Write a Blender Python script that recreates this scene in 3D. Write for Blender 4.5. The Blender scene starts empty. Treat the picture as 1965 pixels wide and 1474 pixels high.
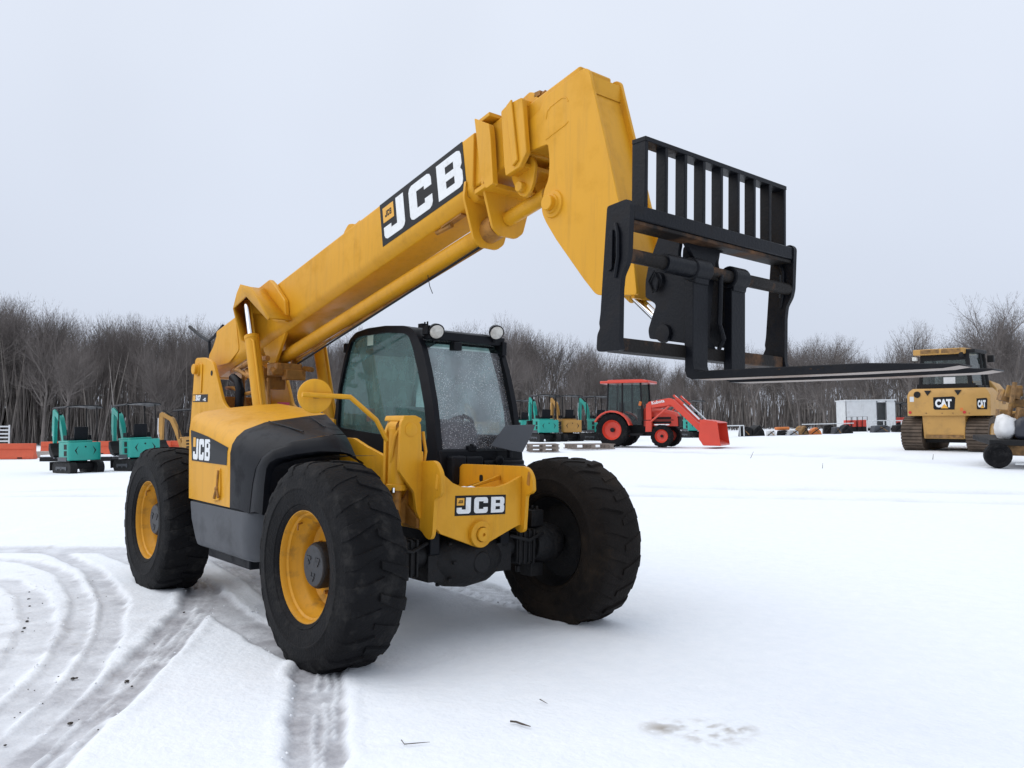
import bpy, bmesh, math, random
import numpy as np
from mathutils import Vector, Matrix
random.seed(7); RNG = np.random.default_rng(7)
R = math.radians
sc = bpy.context.scene
COL = sc.collection

# ------------------------------------------------------------------ camera
# the machine stands on its own patch of level ground: +X is its front, +Y its left side, origin under the front axle
F_PX, CX, CY = 1603.65, 982.5, 737.0
CAM = np.array([4.665, -3.51, 1.466])
YAW, PITCH, ROLL = R(49.735), R(2.98), R(0.901)
def _axes():
    r = np.array([math.cos(YAW), math.sin(YAW), 0]); f = np.array([-math.sin(YAW), math.cos(YAW), 0]); u = np.array([0, 0, 1.])
    f2 = f*math.cos(PITCH)+u*math.sin(PITCH); u2 = u*math.cos(PITCH)-f*math.sin(PITCH)
    return r*math.cos(ROLL)+u2*math.sin(ROLL), u2*math.cos(ROLL)-r*math.sin(ROLL), f2
AR, AU, AF = _axes()
cam_d = bpy.data.cameras.new('camera'); cam = bpy.data.objects.new('camera', cam_d); COL.objects.link(cam)
m3 = Matrix((AR.tolist(), AU.tolist(), (-AF).tolist())).transposed()
cam.matrix_world = Matrix.Translation(CAM.tolist()) @ m3.to_4x4()
cam_d.sensor_width = 36; cam_d.lens = F_PX/1965*36; cam_d.clip_start = .05; cam_d.clip_end = 3000
cam_d.dof.use_dof = False
sc.camera = cam

# ------------------------------------------------------------------ sky, sun, exposure
w = bpy.data.worlds.new('World'); sc.world = w; w.use_nodes = True
nt = w.node_tree; nt.nodes.clear()
out = nt.nodes.new('ShaderNodeOutputWorld'); bg = nt.nodes.new('ShaderNodeBackground')
sky = nt.nodes.new('ShaderNodeTexSky'); sky.sky_type = 'NISHITA'; sky.sun_disc = False
SUN_EL, SUN_AZ = R(48), R(215)
sky.sun_elevation = SUN_EL; sky.sun_rotation = SUN_AZ; sky.dust_density = 4; sky.air_density = 1
dim = nt.nodes.new('ShaderNodeVectorMath'); dim.operation = 'SCALE'; dim.inputs[3].default_value = .07
nt.links.new(sky.outputs[0], dim.inputs[0])
tc = nt.nodes.new('ShaderNodeTexCoord'); sep = nt.nodes.new('ShaderNodeSeparateXYZ'); nt.links.new(tc.outputs['Generated'], sep.inputs[0])
ramp = nt.nodes.new('ShaderNodeValToRGB')          # thick even cloud: a little brighter overhead, as overcast skies are
ramp.color_ramp.elements[0].position = 0.0; ramp.color_ramp.elements[0].color = (.575, .630, .745, 1)
ramp.color_ramp.elements[1].position = 1.0; ramp.color_ramp.elements[1].color = (.90, .95, 1.03, 1)
e = ramp.color_ramp.elements.new(.22); e.color = (.66, .715, .825, 1)
nz = nt.nodes.new('ShaderNodeTexNoise'); nz.inputs['Scale'].default_value = 1.6; nz.inputs['Detail'].default_value = 3
nt.links.new(tc.outputs['Generated'], nz.inputs['Vector'])
mr = nt.nodes.new('ShaderNodeMapRange'); mr.inputs[1].default_value = .3; mr.inputs[2].default_value = .7; mr.inputs[3].default_value = .95; mr.inputs[4].default_value = 1.06
nt.links.new(nz.outputs[0], mr.inputs[0])
cl = nt.nodes.new('ShaderNodeVectorMath'); cl.operation = 'SCALE'
nt.links.new(sep.outputs[2], ramp.inputs[0]); nt.links.new(ramp.outputs[0], cl.inputs[0]); nt.links.new(mr.outputs[0], cl.inputs[3])
mx = nt.nodes.new('ShaderNodeMix'); mx.data_type = 'RGBA'; mx.inputs[0].default_value = .9
nt.links.new(dim.outputs[0], mx.inputs[6]); nt.links.new(cl.outputs[0], mx.inputs[7])
nt.links.new(mx.outputs[2], bg.inputs[0]); bg.inputs[1].default_value = 1.0; nt.links.new(bg.outputs[0], out.inputs[0])
sl = bpy.data.lights.new('sun', 'SUN'); sl.energy = 1.25; sl.angle = R(75); sl.color = (1, .975, .94)
so = bpy.data.objects.new('sun', sl); COL.objects.link(so)
sd = Vector((math.sin(SUN_AZ)*math.cos(SUN_EL), math.cos(SUN_AZ)*math.cos(SUN_EL), math.sin(SUN_EL)))
so.rotation_euler = (-sd).to_track_quat('-Z', 'Y').to_euler()
sc.view_settings.view_transform = 'Standard'; sc.view_settings.look = 'None'
sc.view_settings.exposure = .2; sc.view_settings.gamma = 1
sc.render.engine = 'CYCLES'
sc.cycles.max_bounces = 8; sc.cycles.transparent_max_bounces = 16; sc.cycles.caustics_reflective = False; sc.cycles.caustics_refractive = False

# ------------------------------------------------------------------ tracing helpers (pixel of the photograph -> point on a known plane)
def ray(px, py): return AR*((px-CX)/F_PX) + AU*((CY-py)/F_PX) + AF
def on(px, py, ax, v):
    i = 'XYZ'.index(ax); d = ray(px, py); return Vector((CAM + d*((v-CAM[i])/d[i])).tolist())
def tr(pts, ax, v):
    """trace pixels on plane ax=v -> list of 2D coords (the other two axes)"""
    o = []
    for p in pts:
        q = on(p[0], p[1], ax, v); o.append({'X': (q.y, q.z), 'Y': (q.x, q.z), 'Z': (q.x, q.y)}[ax])
    return o
FWD = np.array([-math.sin(YAW), math.cos(YAW)]); RGT = np.array([math.cos(YAW), math.sin(YAW)])
_AS = np.array([(-200, -3.), (-80, -1.6), (-45, -.95), (-25, -.52), (-15, -.34), (-6, .25), (0, .74), (5, .84), (13, .98), (27, 1.5), (60, 2.1), (200, 4)])
def terrain(x, y):
    x = np.asarray(x, float)-CAM[0]; y = np.asarray(y, float)-CAM[1]
    s = x*RGT[0]+y*RGT[1]; d = x*FWD[0]+y*FWD[1]
    a = np.interp(s, _AS[:, 0], _AS[:, 1])
    t = np.clip((d-8)/20, 0, 1); t = t*t*(3-2*t)
    t2 = np.clip((np.abs(s)-3)/12, 0, 1); t2 = t2*t2*(3-2*t2)
    tt = t
    return a*tt*(1+np.clip((d-30)/120, 0, 1)*.35)
def sd_xy(s, d): return (CAM[0]+RGT[0]*s+FWD[0]*d, CAM[1]+RGT[1]*s+FWD[1]*d)
def ground_hit(px, py):
    r = ray(px, py); t = 5.0
    for _ in range(4000):
        p = CAM+r*t
        if p[2] <= terrain(p[0], p[1]): break
        t += .05
    return Vector((p[0], p[1], float(terrain(p[0], p[1])))), t
def at_depth(px, d):
    r = ray(px, 800); p = CAM+r*d
    return Vector((p[0], p[1], float(terrain(p[0], p[1]))))

# ------------------------------------------------------------------ materials
def mat(name, col, rough=.5, metal=0., var=.12, scale=3., bump=0., bscale=40., dirt=None, dirt_amt=.0, dscale=2.2, spec=.5, coat=0., streak=0.):
    m = bpy.data.materials.new(name); m.use_nodes = True; n = m.node_tree.nodes; l = m.node_tree.links
    b = n['Principled BSDF']; b.inputs['Roughness'].default_value = rough; b.inputs['Metallic'].default_value = metal
    b.inputs['Specular IOR Level'].default_value = spec; b.inputs['Coat Weight'].default_value = coat
    t = n.new('ShaderNodeTexCoord'); z = n.new('ShaderNodeTexNoise'); z.inputs['Scale'].default_value = scale; z.inputs['Detail'].default_value = 6
    l.new(t.outputs['Object'], z.inputs['Vector'])
    r = n.new('ShaderNodeValToRGB'); r.color_ramp.elements[0].position = .3; r.color_ramp.elements[1].position = .7
    r.color_ramp.elements[0].color = (*[c*(1-var) for c in col], 1); r.color_ramp.elements[1].color = (*[min(1, c*(1+var)) for c in col], 1)
    l.new(z.outputs[0], r.inputs[0]); last = r.outputs[0]
    if dirt:
        z2 = n.new('ShaderNodeTexNoise'); z2.inputs['Scale'].default_value = dscale; z2.inputs['Detail'].default_value = 9; z2.inputs['Roughness'].default_value = .65
        l.new(t.outputs['Object'], z2.inputs['Vector'])
        q = n.new('ShaderNodeMapRange'); q.inputs[1].default_value = .52; q.inputs[2].default_value = .72; q.inputs[4].default_value = dirt_amt
        l.new(z2.outputs[0], q.inputs[0]); x = n.new('ShaderNodeMix'); x.data_type = 'RGBA'; x.inputs[7].default_value = (*dirt, 1)
        l.new(q.outputs[0], x.inputs[0]); l.new(last, x.inputs[6]); last = x.outputs[2]
        rr = n.new('ShaderNodeMapRange'); rr.inputs[2].default_value = max(dirt_amt, .01); rr.inputs[3].default_value = rough; rr.inputs[4].default_value = min(1, rough+.3)
        l.new(q.outputs[0], rr.inputs[0]); l.new(rr.outputs[0], b.inputs['Roughness'])
    if streak:      # rain-washed dust runs and fine scuffs
        mp = n.new('ShaderNodeMapping'); mp.inputs['Scale'].default_value = (9, 9, .8); l.new(t.outputs['Object'], mp.inputs[0])
        zs = n.new('ShaderNodeTexNoise'); zs.inputs['Scale'].default_value = 2.2; zs.inputs['Detail'].default_value = 8; zs.inputs['Roughness'].default_value = .7; l.new(mp.outputs[0], zs.inputs['Vector'])
        qs = n.new('ShaderNodeMapRange'); qs.inputs[1].default_value = .5; qs.inputs[2].default_value = .78; qs.inputs[4].default_value = streak; l.new(zs.outputs[0], qs.inputs[0])
        xs = n.new('ShaderNodeMix'); xs.data_type = 'RGBA'; xs.inputs[7].default_value = (.24, .12, .03, 1); l.new(qs.outputs[0], xs.inputs[0]); l.new(last, xs.inputs[6]); last = xs.outputs[2]
    l.new(last, b.inputs['Base Color'])
    if bump:
        z3 = n.new('ShaderNodeTexNoise'); z3.inputs['Scale'].default_value = bscale; z3.inputs['Detail'].default_value = 5
        l.new(t.outputs['Object'], z3.inputs['Vector'])
        u = n.new('ShaderNodeBump'); u.inputs['Strength'].default_value = bump; u.inputs['Distance'].default_value = .02
        l.new(z3.outputs[0], u.inputs['Height']); l.new(u.outputs[0], b.inputs['Normal'])
    return m
def glass(name, tint, fog=0., fogcol=(.6, .62, .66), drops=False, rough=.02):
    m = bpy.data.materials.new(name); m.use_nodes = True; n = m.node_tree.nodes; l = m.node_tree.links; n.clear()
    o = n.new('ShaderNodeOutputMaterial'); tp = n.new('ShaderNodeBsdfTransparent'); tp.inputs[0].default_value = (*tint, 1)
    gl = n.new('ShaderNodeBsdfGlossy'); gl.inputs['Roughness'].default_value = rough
    lw = n.new('ShaderNodeLayerWeight'); lw.inputs[0].default_value = .5
    pw = n.new('ShaderNodeMath'); pw.operation = 'POWER'; pw.inputs[1].default_value = 4; l.new(lw.outputs['Facing'], pw.inputs[0])
    fr = n.new('ShaderNodeMapRange'); fr.inputs[3].default_value = .05; fr.inputs[4].default_value = 1; l.new(pw.outputs[0], fr.inputs[0])
    mxs = n.new('ShaderNodeMixShader'); l.new(fr.outputs[0], mxs.inputs[0]); l.new(tp.outputs[0], mxs.inputs[1]); l.new(gl.outputs[0], mxs.inputs[2])
    last = mxs.outputs[0]
    if fog:
        df = n.new('ShaderNodeBsdfDiffuse'); df.inputs[0].default_value = (*fogcol, 1)
        tl = n.new('ShaderNodeBsdfTranslucent'); tl.inputs[0].default_value = (*fogcol, 1)
        a = n.new('ShaderNodeMixShader'); a.inputs[0].default_value = .5; l.new(df.outputs[0], a.inputs[1]); l.new(tl.outputs[0], a.inputs[2])
        t = n.new('ShaderNodeTexCoord'); z = n.new('ShaderNodeTexNoise'); z.inputs['Scale'].default_value = 5; z.inputs['Detail'].default_value = 4
        l.new(t.outputs['Object'], z.inputs['Vector'])
        q = n.new('ShaderNodeMapRange'); q.inputs[1].default_value = .3; q.inputs[2].default_value = .7; q.inputs[3].default_value = fog*.6; q.inputs[4].default_value = fog*1.3
        l.new(z.outputs[0], q.inputs[0]); f = q.outputs[0]
        if drops:
            v = n.new('ShaderNodeTexVoronoi'); v.inputs['Scale'].default_value = 68; l.new(t.outputs['Object'], v.inputs['Vector'])
            q2 = n.new('ShaderNodeMapRange'); q2.inputs[1].default_value = .22; q2.inputs[2].default_value = .34; q2.inputs[3].default_value = .5; q2.inputs[4].default_value = 0
            l.new(v.outputs['Distance'], q2.inputs[0])
            z4 = n.new('ShaderNodeTexNoise'); z4.inputs['Scale'].default_value = 3.2; l.new(t.outputs['Object'], z4.inputs['Vector'])
            q3 = n.new('ShaderNodeMapRange'); q3.inputs[1].default_value = .36; q3.inputs[2].default_value = .56; l.new(z4.outputs[0], q3.inputs[0])
            mu = n.new('ShaderNodeMath'); mu.operation = 'MULTIPLY'; l.new(q2.outputs[0], mu.inputs[0]); l.new(q3.outputs[0], mu.inputs[1])
        m2 = n.new('ShaderNodeMixShader'); l.new(f, m2.inputs[0]); l.new(last, m2.inputs[1]); l.new(a.outputs[0], m2.inputs[2]); last = m2.outputs[0]
        if drops:
            dw = n.new('ShaderNodeBsdfDiffuse'); dw.inputs[0].default_value = (.9, .9, .92, 1); dt = n.new('ShaderNodeBsdfTranslucent'); dt.inputs[0].default_value = (.9, .9, .92, 1)
            m4 = n.new('ShaderNodeMixShader'); m4.inputs[0].default_value = .35; l.new(dw.outputs[0], m4.inputs[1]); l.new(dt.outputs[0], m4.inputs[2])
            m3_ = n.new('ShaderNodeMixShader'); l.new(mu.outputs[0], m3_.inputs[0]); l.new(last, m3_.inputs[1]); l.new(m4.outputs[0], m3_.inputs[2]); last = m3_.outputs[0]
    l.new(last, o.inputs[0])
    return m
RUST = (.10, .045, .02); GRIME = (.16, .09, .03)
YEL = mat('yellow_paint', (.66, .322, .016), .42, var=.05, scale=1.3, dirt=(.40, .17, .01), dirt_amt=.35, dscale=3.1, spec=.28, coat=.0, bump=.03, bscale=9, streak=.30)
RIMY = mat('rim_yellow_paint', (.60, .28, .016), .45, var=.06, scale=3, dirt=(.13, .085, .035), dirt_amt=.75, dscale=6.5, spec=.28, streak=.35)
YELD = mat('grimy_yellow_paint', (.34, .15, .02), .6, var=.3, scale=6, dirt=(.06, .035, .02), dirt_amt=.85, dscale=7, bump=.25, bscale=30)
BLKP = mat('black_gloss_steel', (.006, .007, .010), .42, var=.25, scale=5, dirt=(.022, .018, .015), dirt_amt=.6, dscale=5, bump=.1, bscale=60, spec=.17)
BLKW = mat('worn_black_steel', (.012, .010, .009), .6, var=.3, scale=5, spec=.2, dirt=(.17, .085, .04), dirt_amt=1., dscale=3.2, bump=.2, bscale=60)
PLAS = mat('black_plastic', (.007, .008, .011), .45, var=.2, scale=4, dirt=(.025, .025, .027), dirt_amt=.35, dscale=6, bump=.06, bscale=120, spec=.14)
DGRY = mat('dark_grey_paint', (.050, .055, .065), .45, var=.12, scale=3, dirt=(.05, .05, .05), dirt_amt=.4)
RUB = mat('tyre_rubber', (.006, .006, .007), .68, var=.3, scale=7, spec=.14, dirt=(.050, .048, .046), dirt_amt=.6, dscale=8.5, bump=.35, bscale=55)
RUBM = mat('muddy_tyre_rubber', (.010, .008, .007), .8, var=.3, scale=7, spec=.14, dirt=(.036, .026, .018), dirt_amt=.9, dscale=2.6, bump=.35, bscale=55)
CAST = mat('dark_cast_metal', (.006, .006, .007), .6, var=.3, scale=8, spec=.3, dirt=(.022, .019, .016), dirt_amt=.6, dscale=8, bump=.3, bscale=40)
HUBM = mat('hub_grey_metal', (.026, .028, .033), .5, var=.15, scale=8, dirt=(.01, .01, .01), dirt_amt=.5, dscale=9)
CHR = mat('chrome_rod', (.75, .76, .78), .12, metal=1, var=.05)
DECK = mat('decal_black', (.007, .008, .010), .4, var=.1, spec=.2)
DECW = mat('decal_white', (.74, .76, .77), .4, var=.04, dirt=(.35, .3, .25), dirt_amt=.25, dscale=20)
DECY = mat('decal_yellow', (.72, .36, .03), .4, var=.04)
GSIDE = glass('tinted_side_glass', (.60, .82, .79), fog=.30, fogcol=(.34, .60, .57))
GFOG = glass('misted_door_glass', (.62, .80, .78), fog=.70, fogcol=(.72, .90, .88))
GWET = glass('wet_windscreen_glass', (.62, .63, .66), fog=.36, fogcol=(.44, .44, .48), drops=True)
GGEN = glass('cab_glass', (.45, .58, .56), fog=.06, fogcol=(.4, .5, .5))
LENS = mat('lamp_lens', (.62, .62, .58), .15, var=.25, scale=30)
PINK = mat('pink_tape', (.75, .10, .22), .6, var=.1)
REDT = mat('red_plastic', (.6, .06, .04), .5)

# ------------------------------------------------------------------ mesh builder
def rnd(poly, r, n=4):
    """round every corner of a 2D polygon; r is one radius or a list"""
    o = []; N = len(poly)
    for i in range(N):
        p = Vector(poly[i]); a = Vector(poly[i-1]); c = Vector(poly[(i+1) % N])
        ri = r[i] if isinstance(r, (list, tuple)) else r
        if ri <= 0: o.append(tuple(p)); continue
        da = (a-p); dc = (c-p); la, lc = da.length, dc.length
        if la < 1e-6 or lc < 1e-6: o.append(tuple(p)); continue
        k = min(ri, la*.45, lc*.45); s = p+da/la*k; e_ = p+dc/lc*k
        for j in range(n+1):
            t = j/n; q = s*(1-t)**2+p*2*t*(1-t)+e_*t*t; o.append(tuple(q))
    return o
class MB:
    def __init__(s): s.v = []; s.f = []
    def add(s, vs, fs):
        o = len(s.v); s.v += [tuple(v) for v in vs]; s.f += [[i+o for i in f] for f in fs]; return s
    def box(s, c, d, rot=None):
        x, y, z = d[0]/2, d[1]/2, d[2]/2; vs = [Vector((a, b, e_)) for a in (-x, x) for b in (-y, y) for e_ in (-z, z)]
        if rot is not None: vs = [rot @ v for v in vs]
        vs = [v+Vector(c) for v in vs]
        return s.add(vs, [(0, 1, 3, 2), (4, 6, 7, 5), (0, 4, 5, 1), (2, 3, 7, 6), (0, 2, 6, 4), (1, 5, 7, 3)])
    def b2(s, x0, x1, y0, y1, z0, z1): return s.box(((x0+x1)/2, (y0+y1)/2, (z0+z1)/2), (abs(x1-x0), abs(y1-y0), abs(z1-z0)))
    def prism3(s, poly, vec):
        n = len(poly); vec = Vector(vec); a = [Vector(p) for p in poly]
        return s.add(a+[p+vec for p in a], [list(range(n))[::-1], list(range(n, 2*n))]+[(i, (i+1) % n, n+(i+1) % n, n+i) for i in range(n)])
    def plate(s, poly, ax, v0, v1):
        f = {'X': lambda p: (v0, p[0], p[1]), 'Y': lambda p: (p[0], v0, p[1]), 'Z': lambda p: (p[0], p[1], v0)}[ax]
        k = 'XYZ'.index(ax); vec = [0, 0, 0]; vec[k] = v1-v0
        return s.prism3([f(p) for p in poly], vec)
    def plate_h(s, outer, holes, ax, v0, v1):
        from mathutils.geometry import tessellate_polygon
        loops = [outer]+holes; flat = [p for q in loops for p in q]; n = len(flat)
        tris = tessellate_polygon([[Vector((p[0], p[1], 0)) for p in q] for q in loops])
        f = {'X': lambda p, v: (v, p[0], p[1]), 'Y': lambda p, v: (p[0], v, p[1]), 'Z': lambda p, v: (p[0], p[1], v)}[ax]
        fs = [tuple(t) for t in tris]+[tuple(n+i for i in t[::-1]) for t in tris]; o = 0
        for q in loops:
            m = len(q); fs += [(o+i, o+(i+1) % m, n+o+(i+1) % m, n+o+i) for i in range(m)]; o += m
        return s.add([f(p, v0) for p in flat]+[f(p, v1) for p in flat], fs)
    def tube(s, p0, p1, r0, r1=None, n=16, cap=True):
        p0 = Vector(p0); p1 = Vector(p1); r1 = r0 if r1 is None else r1; d = (p1-p0)
        if d.length < 1e-7: return s
        q = d.to_track_quat('Z', 'Y'); vs = []
        for p, r in ((p0, r0), (p1, r1)):
            for i in range(n): a = 2*math.pi*i/n; vs.append(p+q @ Vector((r*math.cos(a), r*math.sin(a), 0)))
        fs = [(i, (i+1) % n, n+(i+1) % n, n+i) for i in range(n)]
        if cap: fs += [list(range(n))[::-1], list(range(n, 2*n))]
        return s.add(vs, fs)
    def path(s, pts, r, n=10, cap=True):
        pts = [Vector(p) for p in pts]; vs = []; fs = []; N = len(pts); up = None
        for i, p in enumerate(pts):
            t = (pts[min(i+1, N-1)]-pts[max(i-1, 0)]).normalized()
            if up is None: up = t.orthogonal().normalized()
            up = (up-t*up.dot(t)).normalized(); b = t.cross(up); ri = r[i] if isinstance(r, (list, tuple)) else r
            for j in range(n): a = 2*math.pi*j/n; vs.append(p+up*(ri*math.cos(a))+b*(ri*math.sin(a)))
        for i in range(N-1):
            for j in range(n): fs.append((i*n+j, i*n+(j+1) % n, (i+1)*n+(j+1) % n, (i+1)*n+j))
        if cap: fs += [list(range(n))[::-1], list(range((N-1)*n, N*n))]
        return s.add(vs, fs)
    def lathe(s, prof, c, axis=(0, 1, 0), n=48, closed=False):
        """prof: (radius, height along axis)"""
        c = Vector(c); ax = Vector(axis).normalized(); q = ax.to_track_quat('Z', 'Y'); vs = []; fs = []; m = len(prof)
        for i in range(n):
            a = 2*math.pi*i/n; d = q @ Vector((math.cos(a), math.sin(a), 0))
            for r, h in prof: vs.append(c+d*r+ax*h)
        for i in range(n):
            for j in range(m-1 if not closed else m):
                k = (j+1) % m; fs.append((i*m+j, ((i+1) % n)*m+j, ((i+1) % n)*m+k, i*m+k))
        return s.add(vs, fs)
    def loft(s, secs, caps=True):
        m = len(secs[0]); vs = [p for q in secs for p in q]; fs = []
        for i in range(len(secs)-1):
            for j in range(m-1): fs.append((i*m+j, i*m+j+1, (i+1)*m+j+1, (i+1)*m+j))
        if caps: fs += [list(range(m)), list(range((len(secs)-1)*m, len(secs)*m))[::-1]]
        return s.add(vs, fs)
    def sphere(s, c, r, n=12, sc_=(1, 1, 1)):
        c = Vector(c); vs = []; fs = []; m = n//2
        for i in range(m+1):
            t = math.pi*i/m
            for j in range(n):
                a = 2*math.pi*j/n; vs.append(c+Vector((r*math.sin(t)*math.cos(a)*sc_[0], r*math.sin(t)*math.sin(a)*sc_[1], r*math.cos(t)*sc_[2])))
        for i in range(m):
            for j in range(n): fs.append((i*n+j, (i+1)*n+j, (i+1)*n+(j+1) % n, i*n+(j+1) % n))
        return s.add(vs, fs)
    def mesh(s, name, ang=35):
        me = bpy.data.meshes.new(name); me.from_pydata(s.v, [], s.f); me.validate(clean_customdata=False)
        bm = bmesh.new(); bm.from_mesh(me); bmesh.ops.remove_doubles(bm, verts=bm.verts, dist=1e-5); bmesh.ops.recalc_face_normals(bm, faces=bm.faces); bm.to_mesh(me); bm.free()
        me.polygons.foreach_set('use_smooth', [True]*len(me.polygons)); me.set_sharp_from_angle(angle=R(ang)); me.update()
        return me
    def build(s, name, m, parent=None, bevel=0, seg=2, ang=35):
        me = s.mesh(name, ang); me.materials.append(m); o = bpy.data.objects.new(name, me); COL.objects.link(o); o.parent = parent
        if bevel:
            b = o.modifiers.new('bevel', 'BEVEL'); b.width = bevel; b.segments = seg; b.limit_method = 'ANGLE'; b.angle_limit = R(40)
        return o
def empty(name, loc=(0, 0, 0), rz=0, label=None, cat=None, group=None, rot=None):
    o = bpy.data.objects.new(name, None); COL.objects.link(o); o.location = loc; o.rotation_euler = (0, 0, rz); o.empty_display_size = .2
    if rot is not None: o.rotation_euler = rot.to_euler()
    tag(o, label, cat, group); return o
def tag(o, label=None, cat=None, group=None, kind=None):
    if label: o['label'] = label
    if cat: o['category'] = cat
    if group: o['group'] = group
    if kind: o['kind'] = kind
    return o
def copy_tree(o, parent=None):
    c = o.copy(); COL.objects.link(c)
    c.parent = parent
    for ch in list(o.children): copy_tree(ch, c)
    return c
def ground_rot(p, heading):
    """upright on the slope of the ground at p, turned by heading about it"""
    e_ = 1.5; gx = float(terrain(p[0]+e_, p[1])-terrain(p[0]-e_, p[1]))/(2*e_); gy = float(terrain(p[0], p[1]+e_)-terrain(p[0], p[1]-e_))/(2*e_)
    nrm = Vector((-gx, -gy, 1)).normalized(); q = Vector((0, 0, 1)).rotation_difference(nrm)
    return q.to_matrix() @ Matrix.Rotation(heading, 3, 'Z')
HCAM = YAW   # heading whose local +x runs to the right of the picture and +y away from the viewer

# ------------------------------------------------------------------ lettering
LJ = [(0, .38), (0, .15), (.05, .05), (.15, 0), (.85, 0), (.95, .05), (1, .15), (1, 1), (.64, 1), (.64, .26), (.36, .26), (.36, .38)]
LC = [(1, .37), (1, .15), (.95, .05), (.85, 0), (.15, 0), (.05, .05), (0, .15), (0, .85), (.05, .95), (.15, 1), (.85, 1), (.95, .95), (1, .85), (1, .63), (.68, .63), (.68, .74), (.34, .74), (.34, .26), (.68, .26), (.68, .37)]
LB = [[(0, 0), (.34, 0), (.34, 1), (0, 1)], [(.34, 0), (.68, 0), (.68, .2), (.34, .2)], [(.34, .4), (.68, .4), (.68, .6), (.34, .6)], [(.34, .8), (.68, .8), (.68, 1), (.34, 1)],
      [(.68, 0), (.85, 0), (.96, .05), (1, .17), (1, .4), (.93, .5), (1, .6), (1, .83), (.96, .95), (.85, 1), (.68, 1)]]
def jcb(mb, o, u, v, n, x0, y0, wd, ht, gap=.07, th=.0015):
    """JCB block letters; o origin, u/v unit vectors in the decal plane, n normal"""
    lw = (wd-2*gap*wd)/3
    for k, polys in enumerate(([LJ], [LC], LB)):
        xx = x0+k*(lw+gap*wd)
        for p in polys: mb.prism3([o+u*(xx+a*lw)+v*(y0+b*ht) for a, b in p], n*th)
def text_mesh(mb, s, o, u, v, n, size, th=.002, bold=.0, sx=1.):
    cu = bpy.data.curves.new('t', 'FONT'); cu.body = s; cu.size = size; cu.offset = bold; cu.resolution_u = 3
    ob = bpy.data.objects.new('t', cu); COL.objects.link(ob)
    dg = bpy.context.evaluated_depsgraph_get(); me = ob.evaluated_get(dg).to_mesh()
    mb.add([o+u*(q.co.x*sx)+v*q.co.y+n*th for q in me.vertices], [list(p.vertices) for p in me.polygons])
    wd = max([q.co.x for q in me.vertices])*sx if me.vertices else 0
    ob.evaluated_get(dg).to_mesh_clear(); bpy.data.objects.remove(ob); bpy.data.curves.remove(cu)
    return wd

# ================================================================== the telehandler
T = empty('telehandler', (0, 0, 0), 0, 'large yellow telehandler with raised boom, black fork carriage and big black tyres', 'telehandler')
TYR, TYW, AXZ = .64, .40, .612
WB, TRK = 2.99, 2.015

def tyre_mesh(seed=1):
    rr = random.Random(seed); mb = MB()
    prof = [(.325, .150), (.345, .178), (.362, .186), (.368, .183), (.374, .190), (.42, .199), (.46, .204), (.466, .209), (.474, .209), (.48, .205), (.53, .203), (.575, .192), (.605, .172), (.618, .14), (.622, .07), (.623, 0)]
    prof = prof+[(a, -b) for a, b in prof[-2::-1]]
    mb.lathe(prof, (0, 0, 0), (0, 1, 0), n=96)
    N = 22
    for sgn in (-1, 1):
        for k in range(N):
            th0 = 2*math.pi*(k+(.5 if sgn > 0 else 0))/N; secs = []
            hh = .020+rr.uniform(-.008, .005)
            for y, rb, half in ((-.012, .618, .026), (.05, .618, .031), (.11, .615, .037), (.155, .608, .044), (.183, .590, .047), (.200, .556, .041)):
                lean = .55*(.20-y)*1.05+rr.uniform(-.006, .006)
                h = hh if y < .17 else hh*(.85 if y < .19 else .35)
                c = th0-lean; a = half/.62
                def pt(th, r): return (r*math.sin(th), sgn*y, r*math.cos(th))
                secs.append([pt(c-a, rb-.004), pt(c-a*.78, rb+h), pt(c+a*.78, rb+h*rr.uniform(.8, 1.05)), pt(c+a, rb-.004)])
            mb.loft(secs)
    # flatten where it carries the load
    lo = -AXZ+.004; v2 = []
    for x, y, z in mb.v:
        if z < lo+.05:
            t = max(0, min(1, (lo+.05-z)/.09)); y *= 1+.05*t
            if z < lo: z = lo-(lo-z)*.12
        v2.append((x, y, z))
    mb.v = v2
    return mb.mesh('tyre', 32)
TYRE_ME = tyre_mesh(); TYRE_ME.materials.append(RUB)
TYRE_ME2 = TYRE_ME.copy(); TYRE_ME2.materials.clear(); TYRE_ME2.materials.append(RUBM)
NUT_ME = MB().tube((0, .03, 0), (0, .004, 0), .013, n=6).mesh('wheel_nut'); NUT_ME.materials.append(YELD)
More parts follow.
